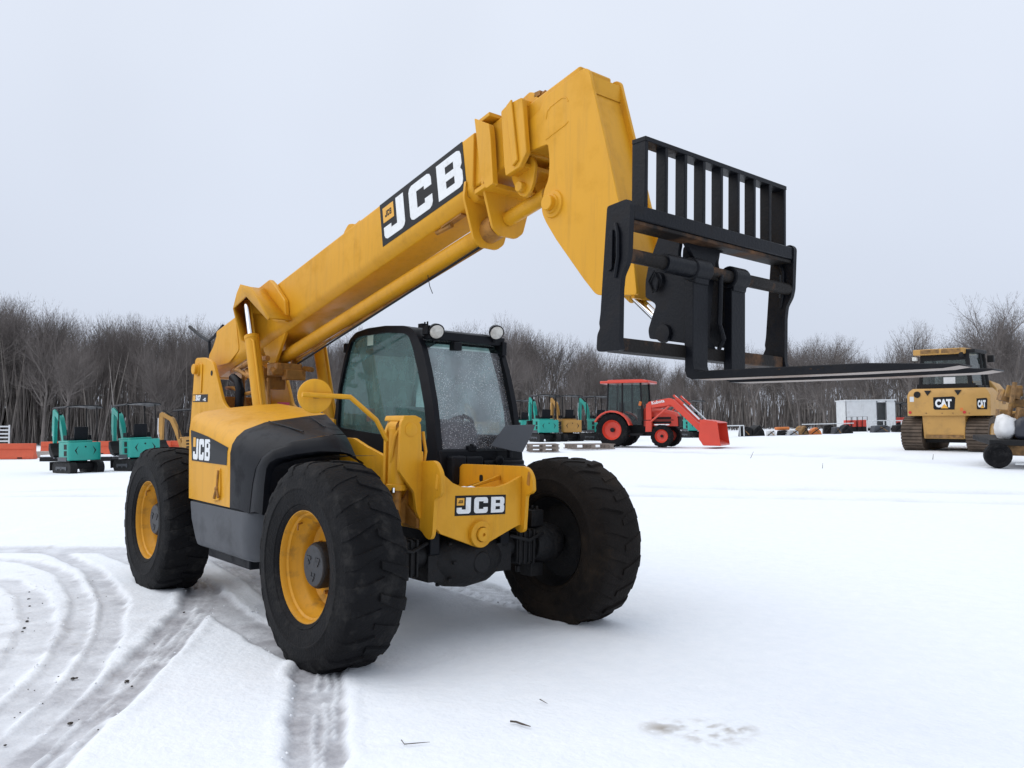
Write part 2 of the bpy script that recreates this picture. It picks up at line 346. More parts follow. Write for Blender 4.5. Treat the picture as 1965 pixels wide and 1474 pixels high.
def make_wheel(x, side, muddy=False):
    """side -1: machine's right (near), +1: left.  local -y is outboard before turning"""
    y = side*TRK/2
    rim = MB().lathe([(.348, -.158), (.342, -.165), (.330, -.166), (.322, -.150), (.318, -.128), (.306, -.118), (.300, -.085), (.272, -.052), (.262, -.030), (.258, .012), (.235, .030), (.12, .030), (.12, .045), (.27, .045), (.29, .08), (.315, .13), (.345, .158)], (0, 0, 0), (0, 1, 0), 64)
    o = rim.build('wheel', RIMY, T, ang=30); o.location = (x, y, AXZ)
    if side > 0: o.rotation_euler = (0, 0, math.pi)
    t = bpy.data.objects.new('tyre', TYRE_ME2 if muddy else TYRE_ME); COL.objects.link(t); t.parent = o
    # tyre sinks with the load: keep its flat spot down even when the wheel is turned round
    MB().lathe([(.118, .03), (.138, .022), (.140, -.080), (.132, -.094), (.118, -.100), (.0, -.102)], (0, 0, 0), (0, 1, 0), 40).build('hub', CAST, o)
    face = MB()
    face.lathe([(.126, -.0985), (.122, -.106), (.10, -.1075), (.0, -.1075)], (0, 0, 0), (0, 1, 0), 40)
    for k in range(3):
        a = 2*math.pi*k/3+.5
        for t_ in range(5):
            b = a+(t_-2)*.16; r_ = .085-.03*abs(t_-2)/2
            face.tube((r_*math.cos(b), -.106, r_*math.sin(b)), (r_*math.cos(b), -.113, r_*math.sin(b)), .013, .011, 8)
    face.build('hub_cap', HUBM, o)
    for k in range(10):
        a = 2*math.pi*k/10; nu = bpy.data.objects.new('wheel_nut', NUT_ME); COL.objects.link(nu); nu.parent = o; nu.location = (.19*math.cos(a), 0, .19*math.sin(a))
    inner = MB().lathe([(.330, .166), (.316, .14), (.29, .09), (.27, .055), (.05, .052)], (0, 0, 0), (0, 1, 0), 64)
    inner.build('rim_back', CAST, o)
    v = MB().path([(-.17, -.10, .24), (-.165, -.13, .235), (-.15, -.14, .21), (-.155, -.135, .20)], .006, 6); v.build('valve', YELD, o)
    return o
make_wheel(0, -1); make_wheel(-WB, -1); make_wheel(0, 1, True); make_wheel(-WB, 1, True)

# ---- axles and underside
ax = MB()
ax.tube((0, -.80, AXZ), (0, .80, AXZ), .085, n=20)
ax.lathe([(0, -.30), (.12, -.29), (.185, -.16), (.205, 0), (.185, .16), (.12, .29), (0, .30)], (-.02, .02, .565), (0, 1, 0), 28)
ax.lathe([(0, .21), (.07, .205), (.10, .1), (.12, .0), (.0, -.02)], (-.02, .05, .55), (1, 0, 0), 20)
ax.b2(-.12, .1, -.34, -.20, .44, .62); ax.b2(-.1, .12, .22, .36, .46, .66)
for k in range(8): a = k*math.pi/4; ax.tube((.19*math.cos(a)-.02, -.16, .565+.17*math.sin(a)), (.19*math.cos(a)-.02, -.19, .565+.17*math.sin(a)), .014, n=6)
for sgn in (-1, 1):
    ax.b2(-.11, .11, sgn*.42, sgn*.60, .50, .72)
    for k in range(4): ax.b2(-.125, .125, sgn*(.43+k*.045), sgn*(.448+k*.045), .49, .735)
    ax.lathe([(0, -.12), (.12, -.11), (.145, -.04), (.15, .05), (.12, .14), (0, .15)], (0, sgn*.74, AXZ), (0, 1, 0), 24)
    ax.path([(-.16, sgn*.45, .70), (-.18, sgn*.6, .68), (-.14, sgn*.7, .62)], .018, 6)
    ax.path([(.10, sgn*.35, .70), (.15, sgn*.5, .66), (.12, sgn*.66, .70)], .014, 6)
    ax.box((0, sgn*.66, .80), (.12, .12, .12)); ax.box((0, sgn*.66, .43), (.12, .12, .10))
    for k in (-.05, 0, .05): ax.tube((k, sgn*.66, .85), (k, sgn*.66, .89), .012, n=6)
    ax.tube((-.14, sgn*.05, .60), (-.14, sgn*.70, .60), .025, n=8)
    ax.tube((.03, sgn*.5, .47), (.03, sgn*.5, .42), .02, n=8)
ax.build('front_axle', CAST, T, bevel=.008)
ar = MB(); ar.tube((-WB, -.82, AXZ), (-WB, .82, AXZ), .09, n=16); ar.lathe([(0, -.3), (.15, -.26), (.2, 0), (.15, .26), (0, .3)], (-WB, 0, .57), (0, 1, 0), 20)
ar.build('rear_axle', CAST, T)
ch = MB(); ch.b2(-4.25, .12, -.34, -.26, .62, .93); ch.b2(-4.25, .12, .26, .34, .62, .93); ch.b2(-4.3, -3.9, -.75, .75, .60, 1.15); ch.b2(-2.3, -.5, -.26, .26, .62, .80)
ch.b2(-2.3, -.75, .30, 1.05, .55, .98)
ch.build('chassis_rails', PLAS, T, bevel=.01)
MB().b2(-1.95, -1.15, -1.02, -.45, .415, .50).build('step_tray', PLAS, T, bevel=.012)

# ---- front frame
ff = MB()
sp = [(-.62, .80), (.10, .79), (.16, .745), (.205, .735), (.232, .77), (.25, 1.005), (.30, 1.02), (.323, 1.045), (.315, 1.17), (.262, 1.232), (.225, 1.245), (.10, 1.238), (-.30, 1.238), (-.62, 1.315), (-.80, 1.37), (-1.0, 1.37), (-1.0, .80)]
ff.plate(rnd(sp, .03), 'Y', -.405, -.375)
sp2 = [(-.62, .76), (.13, .76), (.16, .735), (.205, .728), (.232, .75), (.25, .995), (.30, 1.01), (.323, 1.03), (.315, 1.12), (.275, 1.175), (.225, 1.195), (-.50, 1.180), (-.535, 1.15), (-.61, 1.0), (-.62, .95)]
ff.plate(rnd(sp2, .03), 'Y', .375, .405)
fp = [(-.374, 1.205), (-.330, 1.175), (-.225, 1.095), (-.15, 1.066), (-.06, 1.060), (.157, 1.056), (.25, 1.075), (.374, 1.125), (.374, .785), (.345, .780), (.30, .765), (.085, .682), (.03, .662), (-.03, .664), (-.10, .690), (-.315, .768), (-.345, .80), (-.374, .79)]
ff.plate(fp, 'X', .168, .200)
ff.b2(-.55, .168, -.375, .375, .975, 1.00)
ff.prism3([(-.05, -.1, 1.0), (-.05, -.08, 1.0), (-.05, .37, 1.12), (-.05, .37, 1.09)], (.02, 0, 0))
ff.lathe([(.09, .20), (.088, .232), (.07, .238), (.05, .238), (.05, .232)], (0, 0, .747), (1, 0, 0), 32)
ff.build('front_frame', YEL, T, bevel=.005)
MB().lathe([(.046, .225), (.046, .255), (.040, .258), (.012, .258), (.011, .245), (0, .245)], (0, 0, .747), (1, 0, 0), 28).build('axle_pivot_pin', YEL, T)
for y0, y1 in ((-.409, -.404), (.404, .409), (.371, .376)):
    sl_ = MB(); sl_.plate(rnd([(.255, 1.07), (.285, 1.06), (.292, 1.15), (.272, 1.165)], .012), 'Y', y0, y1); sl_.build('tie_down_slot', YELD if y0 > 0 else DECY, T)
MB().plate(rnd([(-.28, 1.06), (-.24, 1.06), (-.24, 1.11), (-.28, 1.11)], .02), 'Y', .372, .3755).build('drain_hole', CAST, T)

def decal(parent, bl, br, tl, n, letters=(.06, .1, .88, .8), sq=True, name='logo_decal'):
    bl, br, tl, n = Vector(bl), Vector(br), Vector(tl), Vector(n).normalized()
    u = br-bl; W = u.length; u.normalize(); v = tl-bl; H = v.length; v.normalize()
    d = MB(); d.prism3([bl, br, br+v*H, tl], n*.002); d = d.build(name, DECK, parent)
    lt = MB(); o = bl+n*.002
    x0, y0, wd, ht = letters[0]*W, letters[1]*H, letters[2]*W, letters[3]*H
    jcb(lt, o, u, v, n, x0, y0, wd, ht); lt.build('lettering', DECW, d)
    if sq:
        lw = wd*.86/3; s_ = MB(); q = o+u*(x0-.0*W)+v*(y0+ht*.52); a = lw*.52; b_ = ht*.45
        s_.prism3([q, q+u*a, q+u*a+v*b_, q+v*b_], n*.0015); s_.build('emblem', DECY, d)
        s2 = MB(); jcb(s2, q+n*.0015, u, v, n, a*.2, b_*.3, a*.6, b_*.4, th=.001); s2.build('emblem_letters', DECK, d)
    return d
a, b_, c = on(872.2, 990.5, 'X', .2), on(969.3, 986.4, 'X', .2), on(873.6, 951.4, 'X', .2)
decal(T, a, b_, c, (1, 0, 0), letters=(.03, .1, .94, .8))

# ---- sway ram and its posts (machine's right front)
sw = MB(); sw.plate(rnd(tr([(770, 812), (774, 803), (800, 803), (808, 815), (810, 885), (808, 1000), (800, 985), (795, 945), (766, 905)], 'X', .10), .015), 'X', .07, .10)
sw.b2(.07, .10, -.407, -.395, .80, 1.24)
sw.build('sway_post', YEL, T, bevel=.005)
sw2 = MB(); sw2.plate(rnd([(-.56, 1.03), (-.40, .85), (-.40, 1.50), (-.46, 1.53), (-.52, 1.515), (-.56, 1.43)], .03), 'X', -.13, -.10); sw2.build('sway_post', YEL, T, bevel=.005)
cp = MB(); cp.plate(rnd([(-.56, 1.495), (-.42, 1.49), (-.41, 1.515), (-.46, 1.535), (-.55, 1.53)], .01), 'X', -.128, .098); cp.b2(-.13, .1, -.408, -.395, .85, 1.30); cp.build('post_cap', YEL, T, bevel=.004)
MB().lathe([(.046, .098), (.046, .104), (.034, .110), (0, .110)], (0, -.495, 1.442), (1, 0, 0), 28).build('sway_pin', YEL, T)
rm = MB(); rm.tube((-.01, -.525, 1.45), (-.01, -.528, 1.075), .058, n=28); rm.tube((-.01, -.528, 1.085), (-.01, -.528, 1.045), .066, n=28)
rm.lathe([(.05, -.05), (.05, .05)], (-.01, -.525, 1.455), (1, 0, 0), 24)
rm.build('sway_ram', YEL, T, bevel=.003)
MB().tube((-.01, -.528, 1.05), (-.01, -.528, .78), .034, n=20).build('sway_rod', YELD, T)
MB().path([(.0, -.575, 1.23), (.02, -.585, 1.30), (.03, -.57, 1.40), (.07, -.53, 1.50), (.075, -.47, 1.525)], .012, 8).build('hydraulic_pipe', YEL, T)
MB().path([(.06, -.375, 1.43), (.07, -.37, 1.36), (.075, -.36, 1.30), (.07, -.37, 1.22)], .011, 8).build('hydraulic_pipe', YEL, T)
MB().tube((.03, -.575, 1.035), (.03, -.575, 1.065), .014, n=8).build('grease_nipple', CHR, T)
gus = MB(); gus.plate([(-.55, .82), (-.36, .82), (-.36, 1.03), (-.40, 1.05)], 'X', -.07, -.045); gus.plate([(-.12, .82), (.09, .80), (.09, .86), (-.12, 1.0)], 'Y', -.43, -.408); gus.build('post_gusset', YELD, T, bevel=.003)

# ---- towers that carry the boom pivot
tw = MB(); tw.plate(rnd(tr([(374, 692), (377, 687), (392, 686), (408, 694), (415, 720), (428, 775), (442, 787), (480, 790), (520, 900), (365, 900), (364, 830)], 'Y', -.36), [.03, .02, .03, .06, .05, .12, .1, 0, 0, 0, .02]), 'Y', -.36, -.325)
tw.build('boom_tower', YEL, T, bevel=.006)
tw = MB(); tw.plate(rnd([(-4.2, 2.12), (-4.0, 2.13), (-3.72, 2.09), (-3.46, 1.99), (-3.271, 1.672), (-3.126, 1.607), (-2.9, 1.565), (-2.6, 1.5), (-2.6, .9), (-4.3, .9), (-4.3, 1.4)], .03), 'Y', .28, .315); tw.build('boom_tower', YEL, T, bevel=.006)
PV = on(381, 709, 'Y', -.36)
pn = MB(); pn.lathe([(.075, 0), (.072, -.02), (.055, -.022), (.055, -.055), (.05, -.06), (0, -.06)], (PV.x, -.36, PV.z), (0, 1, 0), 28); pn.build('boom_pivot_pin', YEL, T)
MB().plate(rnd([(PV.x+.04, PV.z+.07), (PV.x+.13, PV.z+.05), (PV.x+.12, PV.z-.25), (PV.x+.08, PV.z-.25), (PV.x+.075, PV.z-.02)], .03), 'Y', -.372, -.361).build('pin_keeper', YEL, T, bevel=.003)
hl = MB(); hl.lathe([(.028, 0), (.0, 0)], on(406, 716, 'Y', -.3625), (0, 1, 0), 20); hl.build('lifting_hole', CAST, T)
a, b_, c = on(370, 771.5, 'Y', -.3605), on(398.5, 771.5, 'Y', -.3605), on(370.5, 757.2, 'Y', -.3605)
md = MB().prism3([a, b_, b_+(c-a), c], (0, -.002, 0)).build('model_decal', DECK, T)
u = (b_-a); W = u.length; u.normalize(); v = (c-a); H = v.length; v.normalize()
tx = MB(); text_mesh(tx, '507', a+u*(.21*W)+v*(.2*H)+Vector((0, -.002, 0)), u, v, Vector((0, -1, 0)), H*.95, bold=.004, sx=1.3); text_mesh(tx, '-42', a+u*(.70*W)+v*(.14*H)+Vector((0, -.002, 0)), u, v, Vector((0, -1, 0)), H*.55, bold=.002, sx=1.5); tx.build('lettering', DECW, md)
s_ = MB(); q = a+u*(.03*W)+v*(.12*H)+Vector((0, -.002, 0)); s_.prism3([q, q+u*(.15*W), q+u*(.15*W)+v*(.76*H), q+v*(.76*H)], (0, -.001, 0)); s_.build('emblem', DECY, md)
MB().b2(-3.95, -3.85, -.33, .29, 1.62, 1.74).build('tower_cross_tube', YELD, T, bevel=.01)
MB().prism3([on(533, 772, 'Y', .279), on(556, 772, 'Y', .279), on(553, 786, 'Y', .279), on(530, 779, 'Y', .279)], (0, -.002, 0)).build('pink_sticker', PINK, T)

# ---- main boom
BW = .19
def boom_sec(x, ztop, zc, w_=BW, drop=.05):
    return [Vector((x, y, z)) for y, z in ((-w_+.012, ztop), (-w_, ztop-.012), (-w_, zc+.03), (-w_+.012, zc-.005), (-w_+.06, zc-drop), (w_-.06, zc-drop), (w_-.012, zc-.005), (w_, zc+.03), (w_, ztop-.012), (w_-.012, ztop))]
bm_ = MB()
ST = (3.40-2.552)/(.184+3.66)
def ztop(x): return 2.552+(x+3.66)*.2206
def zcr(x): return 2.186+(x+3.354)*.2315
secs = []
for x in (-4.14, -3.7, -3.2, -2.5, -1.5, -.5, .31):
    s_ = boom_sec(x, ztop(x), zcr(x)); secs.append(s_)
bm_.loft([q+[q[0]] for q in secs], caps=False)
bm_.add(secs[0], [list(range(10))]); bm_.add(secs[-1], [list(range(10))[::-1]])
bo = bm_.build('main_boom', YEL, T, bevel=.006)
tail = MB(); tail.plate(rnd([(-4.14, 2.42), (-4.13, 1.99), (-4.2, 1.93), (-4.33, 1.96), (-4.38, 2.08), (-4.36, 2.2), (-4.25, 2.28)], .03), 'Y', -.18, .18); tail.plate(rnd([(-4.12, 2.40), (-3.6, 2.5), (-3.5, 2.2), (-3.75, 2.08), (-4.12, 2.06)], .05), 'Y', -.198, -.188)
tail.build('boom_heel', YEL, bo, bevel=.01)
hp = MB(); hp.plate(rnd([(-1.50, 2.96), (-1.43, 3.06), (-1.37, 3.105), (-1.31, 3.10), (-1.26, 3.085), (-1.18, 3.11), (-1.15, 3.0)], .02), 'Y', -.18, -.165); hp.build('hose_guide', YEL, bo, bevel=.003)
a, b_, c = on(735, 474, 'Y', -.1905), on(896, 361, 'Y', -.1905), on(728.9, 394.5, 'Y', -.1905)
dbig = decal(bo, a, b_, c, (0, -1, 0), letters=(.035, .11, .94, .78))
# ram bracket ring round the boom
rb = MB()
def ring(mb, x0, x1, w0, w1, up, dn):
    for x_, nx in ((x0, x1),):
        zt, zc = ztop((x0+x1)/2), zcr((x0+x1)/2)
        mb.b2(x0, x1, -w1, w1, zt, zt+up); mb.b2(x0, x1, -w1, -w0, zc-dn, zt); mb.b2(x0, x1, w0, w1, zc-dn, zt); mb.b2(x0, x1, -w1, w1, zc-.05-dn, zc-.05)
side = tr([(497, 551), (516, 536), (526, 547), (545, 576), (547, 618), (523, 617), (517, 606), (470, 600), (466, 560)], 'Y', -.24)
rb.plate(rnd(side, .02), 'Y', -.235, -.192)
rb.plate(rnd([(p[0], p[1]) for p in side], .02), 'Y', .192, .235)
rb.build('boom_doubler', YEL, bo, bevel=.008)
kd = MB()
for p0, p1 in (((517, 569), (521, 583)), ((526, 582), (522, 600))):
    q0, q1 = on(*p0, 'Y', -.237), on(*p1, 'Y', -.237); kd.path([q0, (q0+q1)/2+Vector((-.05, -.004, .02)), q1], .012, 8)
kd.build('weld_bead', YEL, bo)
for sgn in (-1, 1):
    b2_ = MB()
    O = [(-3.10, 2.66), (-2.97, 2.76), (-2.90, 2.765), (-2.60, 2.70), (-2.50, 2.60), (-2.36, 2.34), (-2.86, 2.62), (-3.02, 2.55)]
    # roof over the ram head: folded sheet from the boom side out to the ram
    A = [Vector((x, sgn*y, z)) for x, y, z in ((-3.22, .20, 2.80), (-2.86, .20, 2.745), (-2.30, .20, 2.40))]
    B = [Vector((x, sgn*y, z)) for x, y, z in ((-2.97, .42, 2.775), (-2.72, .42, 2.72), (-2.29, .42, 2.40))]
    C_ = [Vector((x, sgn*y, z)) for x, y, z in ((-2.82, .425, 2.645), (-2.79, .425, 2.63), (-2.33, .425, 2.38))]
    b2_.add([A[0], A[1], B[1], B[0], C_[0], C_[1]], [(0, 1, 2, 3), (3, 2, 5, 4)])
    b2_.add([A[1], A[2], B[2], B[1], C_[1], C_[2]], [(0, 1, 2, 3), (3, 2, 5, 4)])
    b2_.add([Vector((x, sgn*y, z)) for x, y, z in ((-3.22, .20, 2.80), (-2.97, .42, 2.775), (-3.05, .42, 2.70), (-3.33, .20, 2.73))], [(0, 1, 2, 3)])
    b2_.add([Vector((x, sgn*y, z)) for x, y, z in ((-3.33, .20, 2.73), (-3.05, .42, 2.70), (-3.13, .42, 2.56), (-3.38, .20, 2.50))], [(0, 1, 2, 3)])
    b2_.add([Vector((x, sgn*y, z)) for x, y, z in ((-3.05, .42, 2.70), (-2.97, .42, 2.775), (-2.82, .425, 2.645), (-3.13, .42, 2.56))], [(0, 1, 2, 3)])
    b2_.add([Vector((x, sgn*y, z)) for x, y, z in ((-3.38, .20, 2.50), (-3.13, .42, 2.56), (-2.93, .42, 2.24), (-2.90, .36, 2.22), (-3.15, .20, 2.2))], [(0, 1, 2, 3, 4)])
    ob = b2_.build('ram_bracket', YEL, bo); md_ = ob.modifiers.new('solid', 'SOLIDIFY'); md_.thickness = .016
    lr = MB(); top = Vector((-2.97, sgn*.345, 2.62)); bot = Vector((-2.52, sgn*.345, 1.40)); k = top+(bot-top)*.285
    lr.tube(k, bot, .066, n=28); lr.tube(k+(k-bot).normalized()*.01, k+(bot-k)*.03, .070, n=28)
    lr.build('lift_ram', YEL, T, bevel=.004)
    MB().tube(top, k, .036, n=24).build('ram_rod', CHR, T)
    lp = MB(); dd = (bot-k); lp.path([k+Vector((.05, sgn*.03, -.02)), k+dd*.05+Vector((.075, sgn*.02, 0)), k+dd*.5+Vector((.075, sgn*.02, 0)), k+dd*.85+Vector((.075, sgn*.02, 0)), k+dd*.86+Vector((.06, sgn*.02, 0))], .013, 8); lp.build('hydraulic_pipe', YEL, T)
# extension cylinder under the boom
P0, P1 = Vector((-2.96, 0, 2.085)), Vector((.30, 0, 2.81))
ex = MB(); ex.tube(P0, P1, .062, n=28); ex.build('extension_ram', YEL, bo, bevel=.004)
MB().tube(P0+Vector((.3, .03, -.01)), P1+Vector((-.1, .03, -.085)), .014, n=8).build('hydraulic_pipe', YELD, bo)
MB().tube(P0+Vector((.4, -.01, -.055)), P1+Vector((-.1, -.01, -.1)), .009, n=8).build('hydraulic_pipe', CAST, bo)
lug = MB()
for y in (-.13, .10): lug.plate(rnd([(-3.12, 2.25), (-2.55, 2.36), (-2.80, 2.03), (-2.88, 2.01), (-2.98, 2.08)], .04), 'Y', y, y+.03)
lug.build('ram_lug', YEL, bo, bevel=.005)
lt_ = MB(); q = on(880, 424, 'Y', -.10); lt_.box((-.02, -.10, zcr(0)-.058), (.24, .05, .02), Matrix.Rotation(-.225, 3, 'Y')); lt_.tube((-.22, -.10, zcr(-.22)-.06), (-.04, -.10, zcr(-.05)-.075), .018, n=8); lt_.build('hose_clip', YELD, bo)
MB().path([(-.45, -.02, zcr(-.45)-.25), (-.40, -.03, zcr(-.45)-.36), (-.36, -.03, zcr(-.45)-.42)], .003, 5).build('loose_wire', CAST, bo)
# valve block and hoses under the heel
vb = MB(); vb.box((-2.82, -.02, 1.98), (.22, .26, .12)); vb.box((-2.70, .02, 1.93), (.1, .2, .1)); vb.tube((-2.7, -.2, 1.97), (-2.62, -.2, 1.94), .03, n=10); vb.tube((-2.72, .13, 2.0), (-2.56, .14, 1.98), .025, n=10); vb.box((-3.05, -.05, 1.9), (.16, .24, .2)); vb.tube((-3.3, -.1, 2.0), (-3.3, .1, 1.9), .07, n=12)
vb.build('valve_block', YELD, T, bevel=.01)
for i, pts in enumerate([[(-3.9, -.1, 2.0), (-3.5, -.18, 2.02), (-3.1, -.2, 2.09), (-2.8, -.2, 2.08)], [(-3.4, -.15, 2.0), (-3.25, -.2, 1.95), (-3.0, -.2, 1.88), (-2.8, -.22, 1.86)], [(-3.9, -.15, 1.83), (-3.6, -.2, 1.82), (-3.4, -.15, 1.76), (-3.0, -.1, 1.8)], [(-3.6, -.1, 2.0), (-3.55, -.12, 1.8), (-3.5, -.1, 1.5)], [(-2.95, -.12, 1.9), (-2.9, -.14, 1.75), (-2.95, -.1, 1.5)], [(-3.75, -.14, 2.02), (-3.45, -.21, 1.99), (-3.2, -.16, 1.9), (-3.1, 0, 1.85)]]):
    MB().path(pts, .02 if i != 0 else .026, 8).build('hydraulic_hose', YELD, T)
MB().path([on(447, 725, 'Y', -.2), on(457, 733, 'Y', -.2), on(461, 750, 'Y', -.2), on(459, 775, 'Y', -.2), on(458, 800, 'Y', -.2)], .045, 12).build('black_hose', PLAS, T)
# rear mirror arms behind the heel
MB().path([on(364, 627, 'Y', .35), on(385, 645, 'Y', .35), on(402, 655, 'Y', .35)], .022, 6).build('rear_bracket', PLAS, T)
MB().path([on(428, 625, 'Y', .35), on(412, 645, 'Y', .35), on(402, 655, 'Y', .35), on(403, 690, 'Y', .35)], .02, 6).build('rear_bracket', PLAS, T)

# ---- boom end collars, middle section, fly section and drooping nose
def slanted(mb, x0, x1, y0, y1, za, zb):
    """box following the boom slope, z given relative to the boom top line"""
    mb.prism3([(x0, y0, ztop(x0)+za), (x1, y0, ztop(x1)+za), (x1, y0, ztop(x1)+zb), (x0, y0, ztop(x0)+zb)], (0, y1-y0, 0))
c1 = MB(); colr = tr([(910, 227), (938, 238), (941, 262), (946, 352), (932, 362), (921, 330), (914, 262)], 'Y', -.235)
c1.plate(rnd(colr, .012), 'Y', -.235, -.192); c1.plate(rnd(colr, .012), 'Y', .192, .235)
cx0, cx1 = colr[0][0]+.01, colr[1][0]-.005; slanted(c1, cx0, cx1, -.229, .229, -.005, .02); slanted(c1, cx0, cx1, -.229, .229, -.46, -.43)
c1.build('boom_collar', YEL, bo, bevel=.005)
def cyl_plate(x, th=.022):
    m = MB(); zc = P0.z+(P1.z-P0.z)*(x-P0.x)/(P1.x-P0.x); t = zcr(x)
    poly = [(-.20, t+.10), (-.215, t-.02), (-.13, zc-.07), (-.07, zc-.115), (.07, zc-.115), (.13, zc-.07), (.215, t-.02), (.20, t+.10), (.185, t-.02), (-.185, t-.02)]
    m.prism3([(x-.02*(p[1]-t), p[0], p[1]) for p in rnd(poly, .02)], (th, 0, .0)); return m
for x in (.23, .43): cyl_plate(x).build('ram_mount_plate', YEL, bo, bevel=.004)
MB().lathe([(.085, -.06), (.085, .03), (.075, .05), (.05, .05)], P1, (P1-P0).normalized(), 24).build('ram_gland', YELD, bo)
MB().tube(P1, P1+(P1-P0).normalized()*.45, .035, n=20).build('ram_rod', CHR, bo)
MB().tube(P1+(P1-P0).normalized()*.16, P1+(P1-P0).normalized()*.55, .05, n=20).build('ram_sleeve', YEL, bo, bevel=.005)
mid = MB()
slanted(mid, .20, .80, -.165, .165, -.365, -.02); mid.build('middle_boom', YEL, T, bevel=.012)
c2 = MB(); pl = tr([(961, 214), (974, 200), (1000, 187), (1002, 190), (1010, 292), (996, 321), (970, 338), (967, 318)], 'Y', -.205)
c2.plate(rnd(pl, .012), 'Y', -.205, -.167); c2.plate(rnd(pl, .012), 'Y', .167, .205)
q0 = tr([(974, 205), (986, 320)], 'Y', -.2055)
c2.plate([(q0[0][0], q0[0][1]), (q0[0][0]+.05, q0[0][1]+.03), (q0[1][0]+.05, q0[1][1]+.03), (q0[1][0], q0[1][1])], 'Y', -.222, -.2055)
pa, pb = Vector(pl[1]), Vector(pl[2]); c2.prism3([(pa.x, -.199, pa.y-.012), (pb.x, -.199, pb.y-.012), (pb.x, -.199, pb.y-.04), (pa.x, -.199, pa.y-.04)], (0, .398, 0))
pa, pb = Vector(pl[6]), Vector(pl[5]); c2.prism3([(pa.x, -.199, pa.y+.012), (pb.x, -.199, pb.y+.012), (pb.x, -.199, pb.y+.04), (pa.x, -.199, pa.y+.04)], (0, .398, 0))
c2.build('middle_boom_collar', YEL, T, bevel=.005)
lg = MB(); lgp = tr([(996, 318), (1024, 300), (1032, 316), (1028, 350), (1022, 368), (1012, 380), (1000, 376), (990, 355), (985, 340)], 'Y', -.09)
lg.plate(rnd(lgp, .02), 'Y', -.11, -.085); lg.build('fly_ram_lug', YEL, T, bevel=.004); MB().plate(rnd(lgp, .02), 'Y', .085, .11).build('fly_ram_lug', YEL, T, bevel=.004)
pc = on(1003, 360, 'Y', -.11); MB().lathe([(.036, 0), (.034, -.035), (.03, -.04), (0, -.04)], pc, (0, 1, 0), 20).build('lug_pin', YEL, T)
rl = MB(); rp = tr([(1001, 193), (1018, 177), (1026, 178), (1037, 192), (1037, 205), (1030, 213), (1006, 224)], 'Y', -.10); rl.plate(rnd(rp, .015), 'Y', -.11, .11); rl.build('chain_anchor', YEL, T, bevel=.006)
sm_ = MB(); qq = on(1042, 184, 'Y', -.06); sm_.box(qq, (.05, .1, .03)); sm_.tube(qq+Vector((-.1, -.03, -.03)), qq+Vector((.06, -.03, .0)), .012, n=6); sm_.box(on(1028, 215, 'Y', -.1), (.1, .06, .05)); sm_.build('anchor_fittings', YELD, T)
fly = MB(); slanted(fly, .55, 1.25, -.135, .135, -.345, -.045); fly.build('fly_boom', YEL, T, bevel=.012)
NY = -.145
nose = tr([(1006, 240), (1036, 211), (1040, 200), (1051, 181), (1121, 130), (1130, 133), (1137, 165), (1154, 238), (1166, 290), (1185, 378), (1215, 492), (1222, 566), (1144, 566.5), (1120, 536), (1067, 460), (1047, 426), (1040, 409), (1039, 395), (1044, 364), (1052, 345), (1054.6, 309), (1051, 276), (1012, 292)], 'Y', NY)
nr = [0, .02, .02, .02, .03, .03, 0, 0, 0, 0, 0, .02, .03, .02, 0, .04, .04, .04, .05, .05, .05, .02, 0]
no = MB(); nz_ = rnd(nose, nr, 3); no.plate(nz_, 'Y', NY, NY+.022); no.plate(nz_, 'Y', -NY-.022, -NY)
nob = no.build('boom_nose', YEL, T, bevel=.003)
fc = MB(); fpts = [Vector((p[0], 0, p[1])) for p in nose[6:12]]; off = Vector((-.035, 0, -.01))
for i in range(len(fpts)-1):
    a_, c_ = fpts[i]+off, fpts[i+1]+off
    fc.add([a_+Vector((0, NY+.02, 0)), c_+Vector((0, NY+.02, 0)), c_+Vector((0, -NY-.02, 0)), a_+Vector((0, -NY-.02, 0)), a_+Vector((-.02, NY+.02, 0)), c_+Vector((-.02, NY+.02, 0)), c_+Vector((-.02, -NY-.02, 0)), a_+Vector((-.02, -NY-.02, 0))], [(0, 1, 2, 3), (7, 6, 5, 4), (0, 4, 5, 1), (2, 6, 7, 3), (0, 3, 7, 4), (1, 5, 6, 2)])
tp_ = [Vector((p[0], 0, p[1])) for p in nose[3:7]]
for i in range(3):
    a_, c_ = tp_[i]+Vector((0, 0, -.025)), tp_[i+1]+Vector((-.025, 0, -.02)); fc.add([a_+Vector((0, NY+.02, 0)), c_+Vector((0, NY+.02, 0)), c_+Vector((0, -NY-.02, 0)), a_+Vector((0, -NY-.02, 0))], [(0, 1, 2, 3)])
bt = [Vector((p[0], 0, p[1])) for p in nose[12:16]]
for i in range(3):
    a_, c_ = bt[i]+Vector((.02, 0, .02)), bt[i+1]+Vector((.02, 0, .02)); fc.add([a_+Vector((0, NY+.02, 0)), c_+Vector((0, NY+.02, 0)), c_+Vector((0, -NY-.02, 0)), a_+Vector((0, -NY-.02, 0))], [(0, 1, 2, 3)])
fc.build('nose_face', YEL, nob)
nc = on(1062, 392, 'Y', NY); MB().lathe([(.085, 0), (.08, -.012), (.06, -.015), (.056, -.026), (.046, -.028), (.046, -.058), (.042, -.062), (0, -.062)], nc, (0, 1, 0), 28).build('nose_pin', YEL, nob)
ww = MB(); ring_ = tr([(1048, 228), (1050, 214), (1056, 205), (1078, 188), (1086, 187), (1090, 194)], 'Y', NY-.001); ww.path([Vector((p[0], NY+.001, p[1])) for p in ring_], .005, 6); ring_ = tr([(1047, 268), (1085, 239), (1090, 233)], 'Y', NY-.001); ww.path([Vector((p[0], NY+.001, p[1])) for p in ring_], .005, 6); ww.build('weld_bead', YEL, nob)

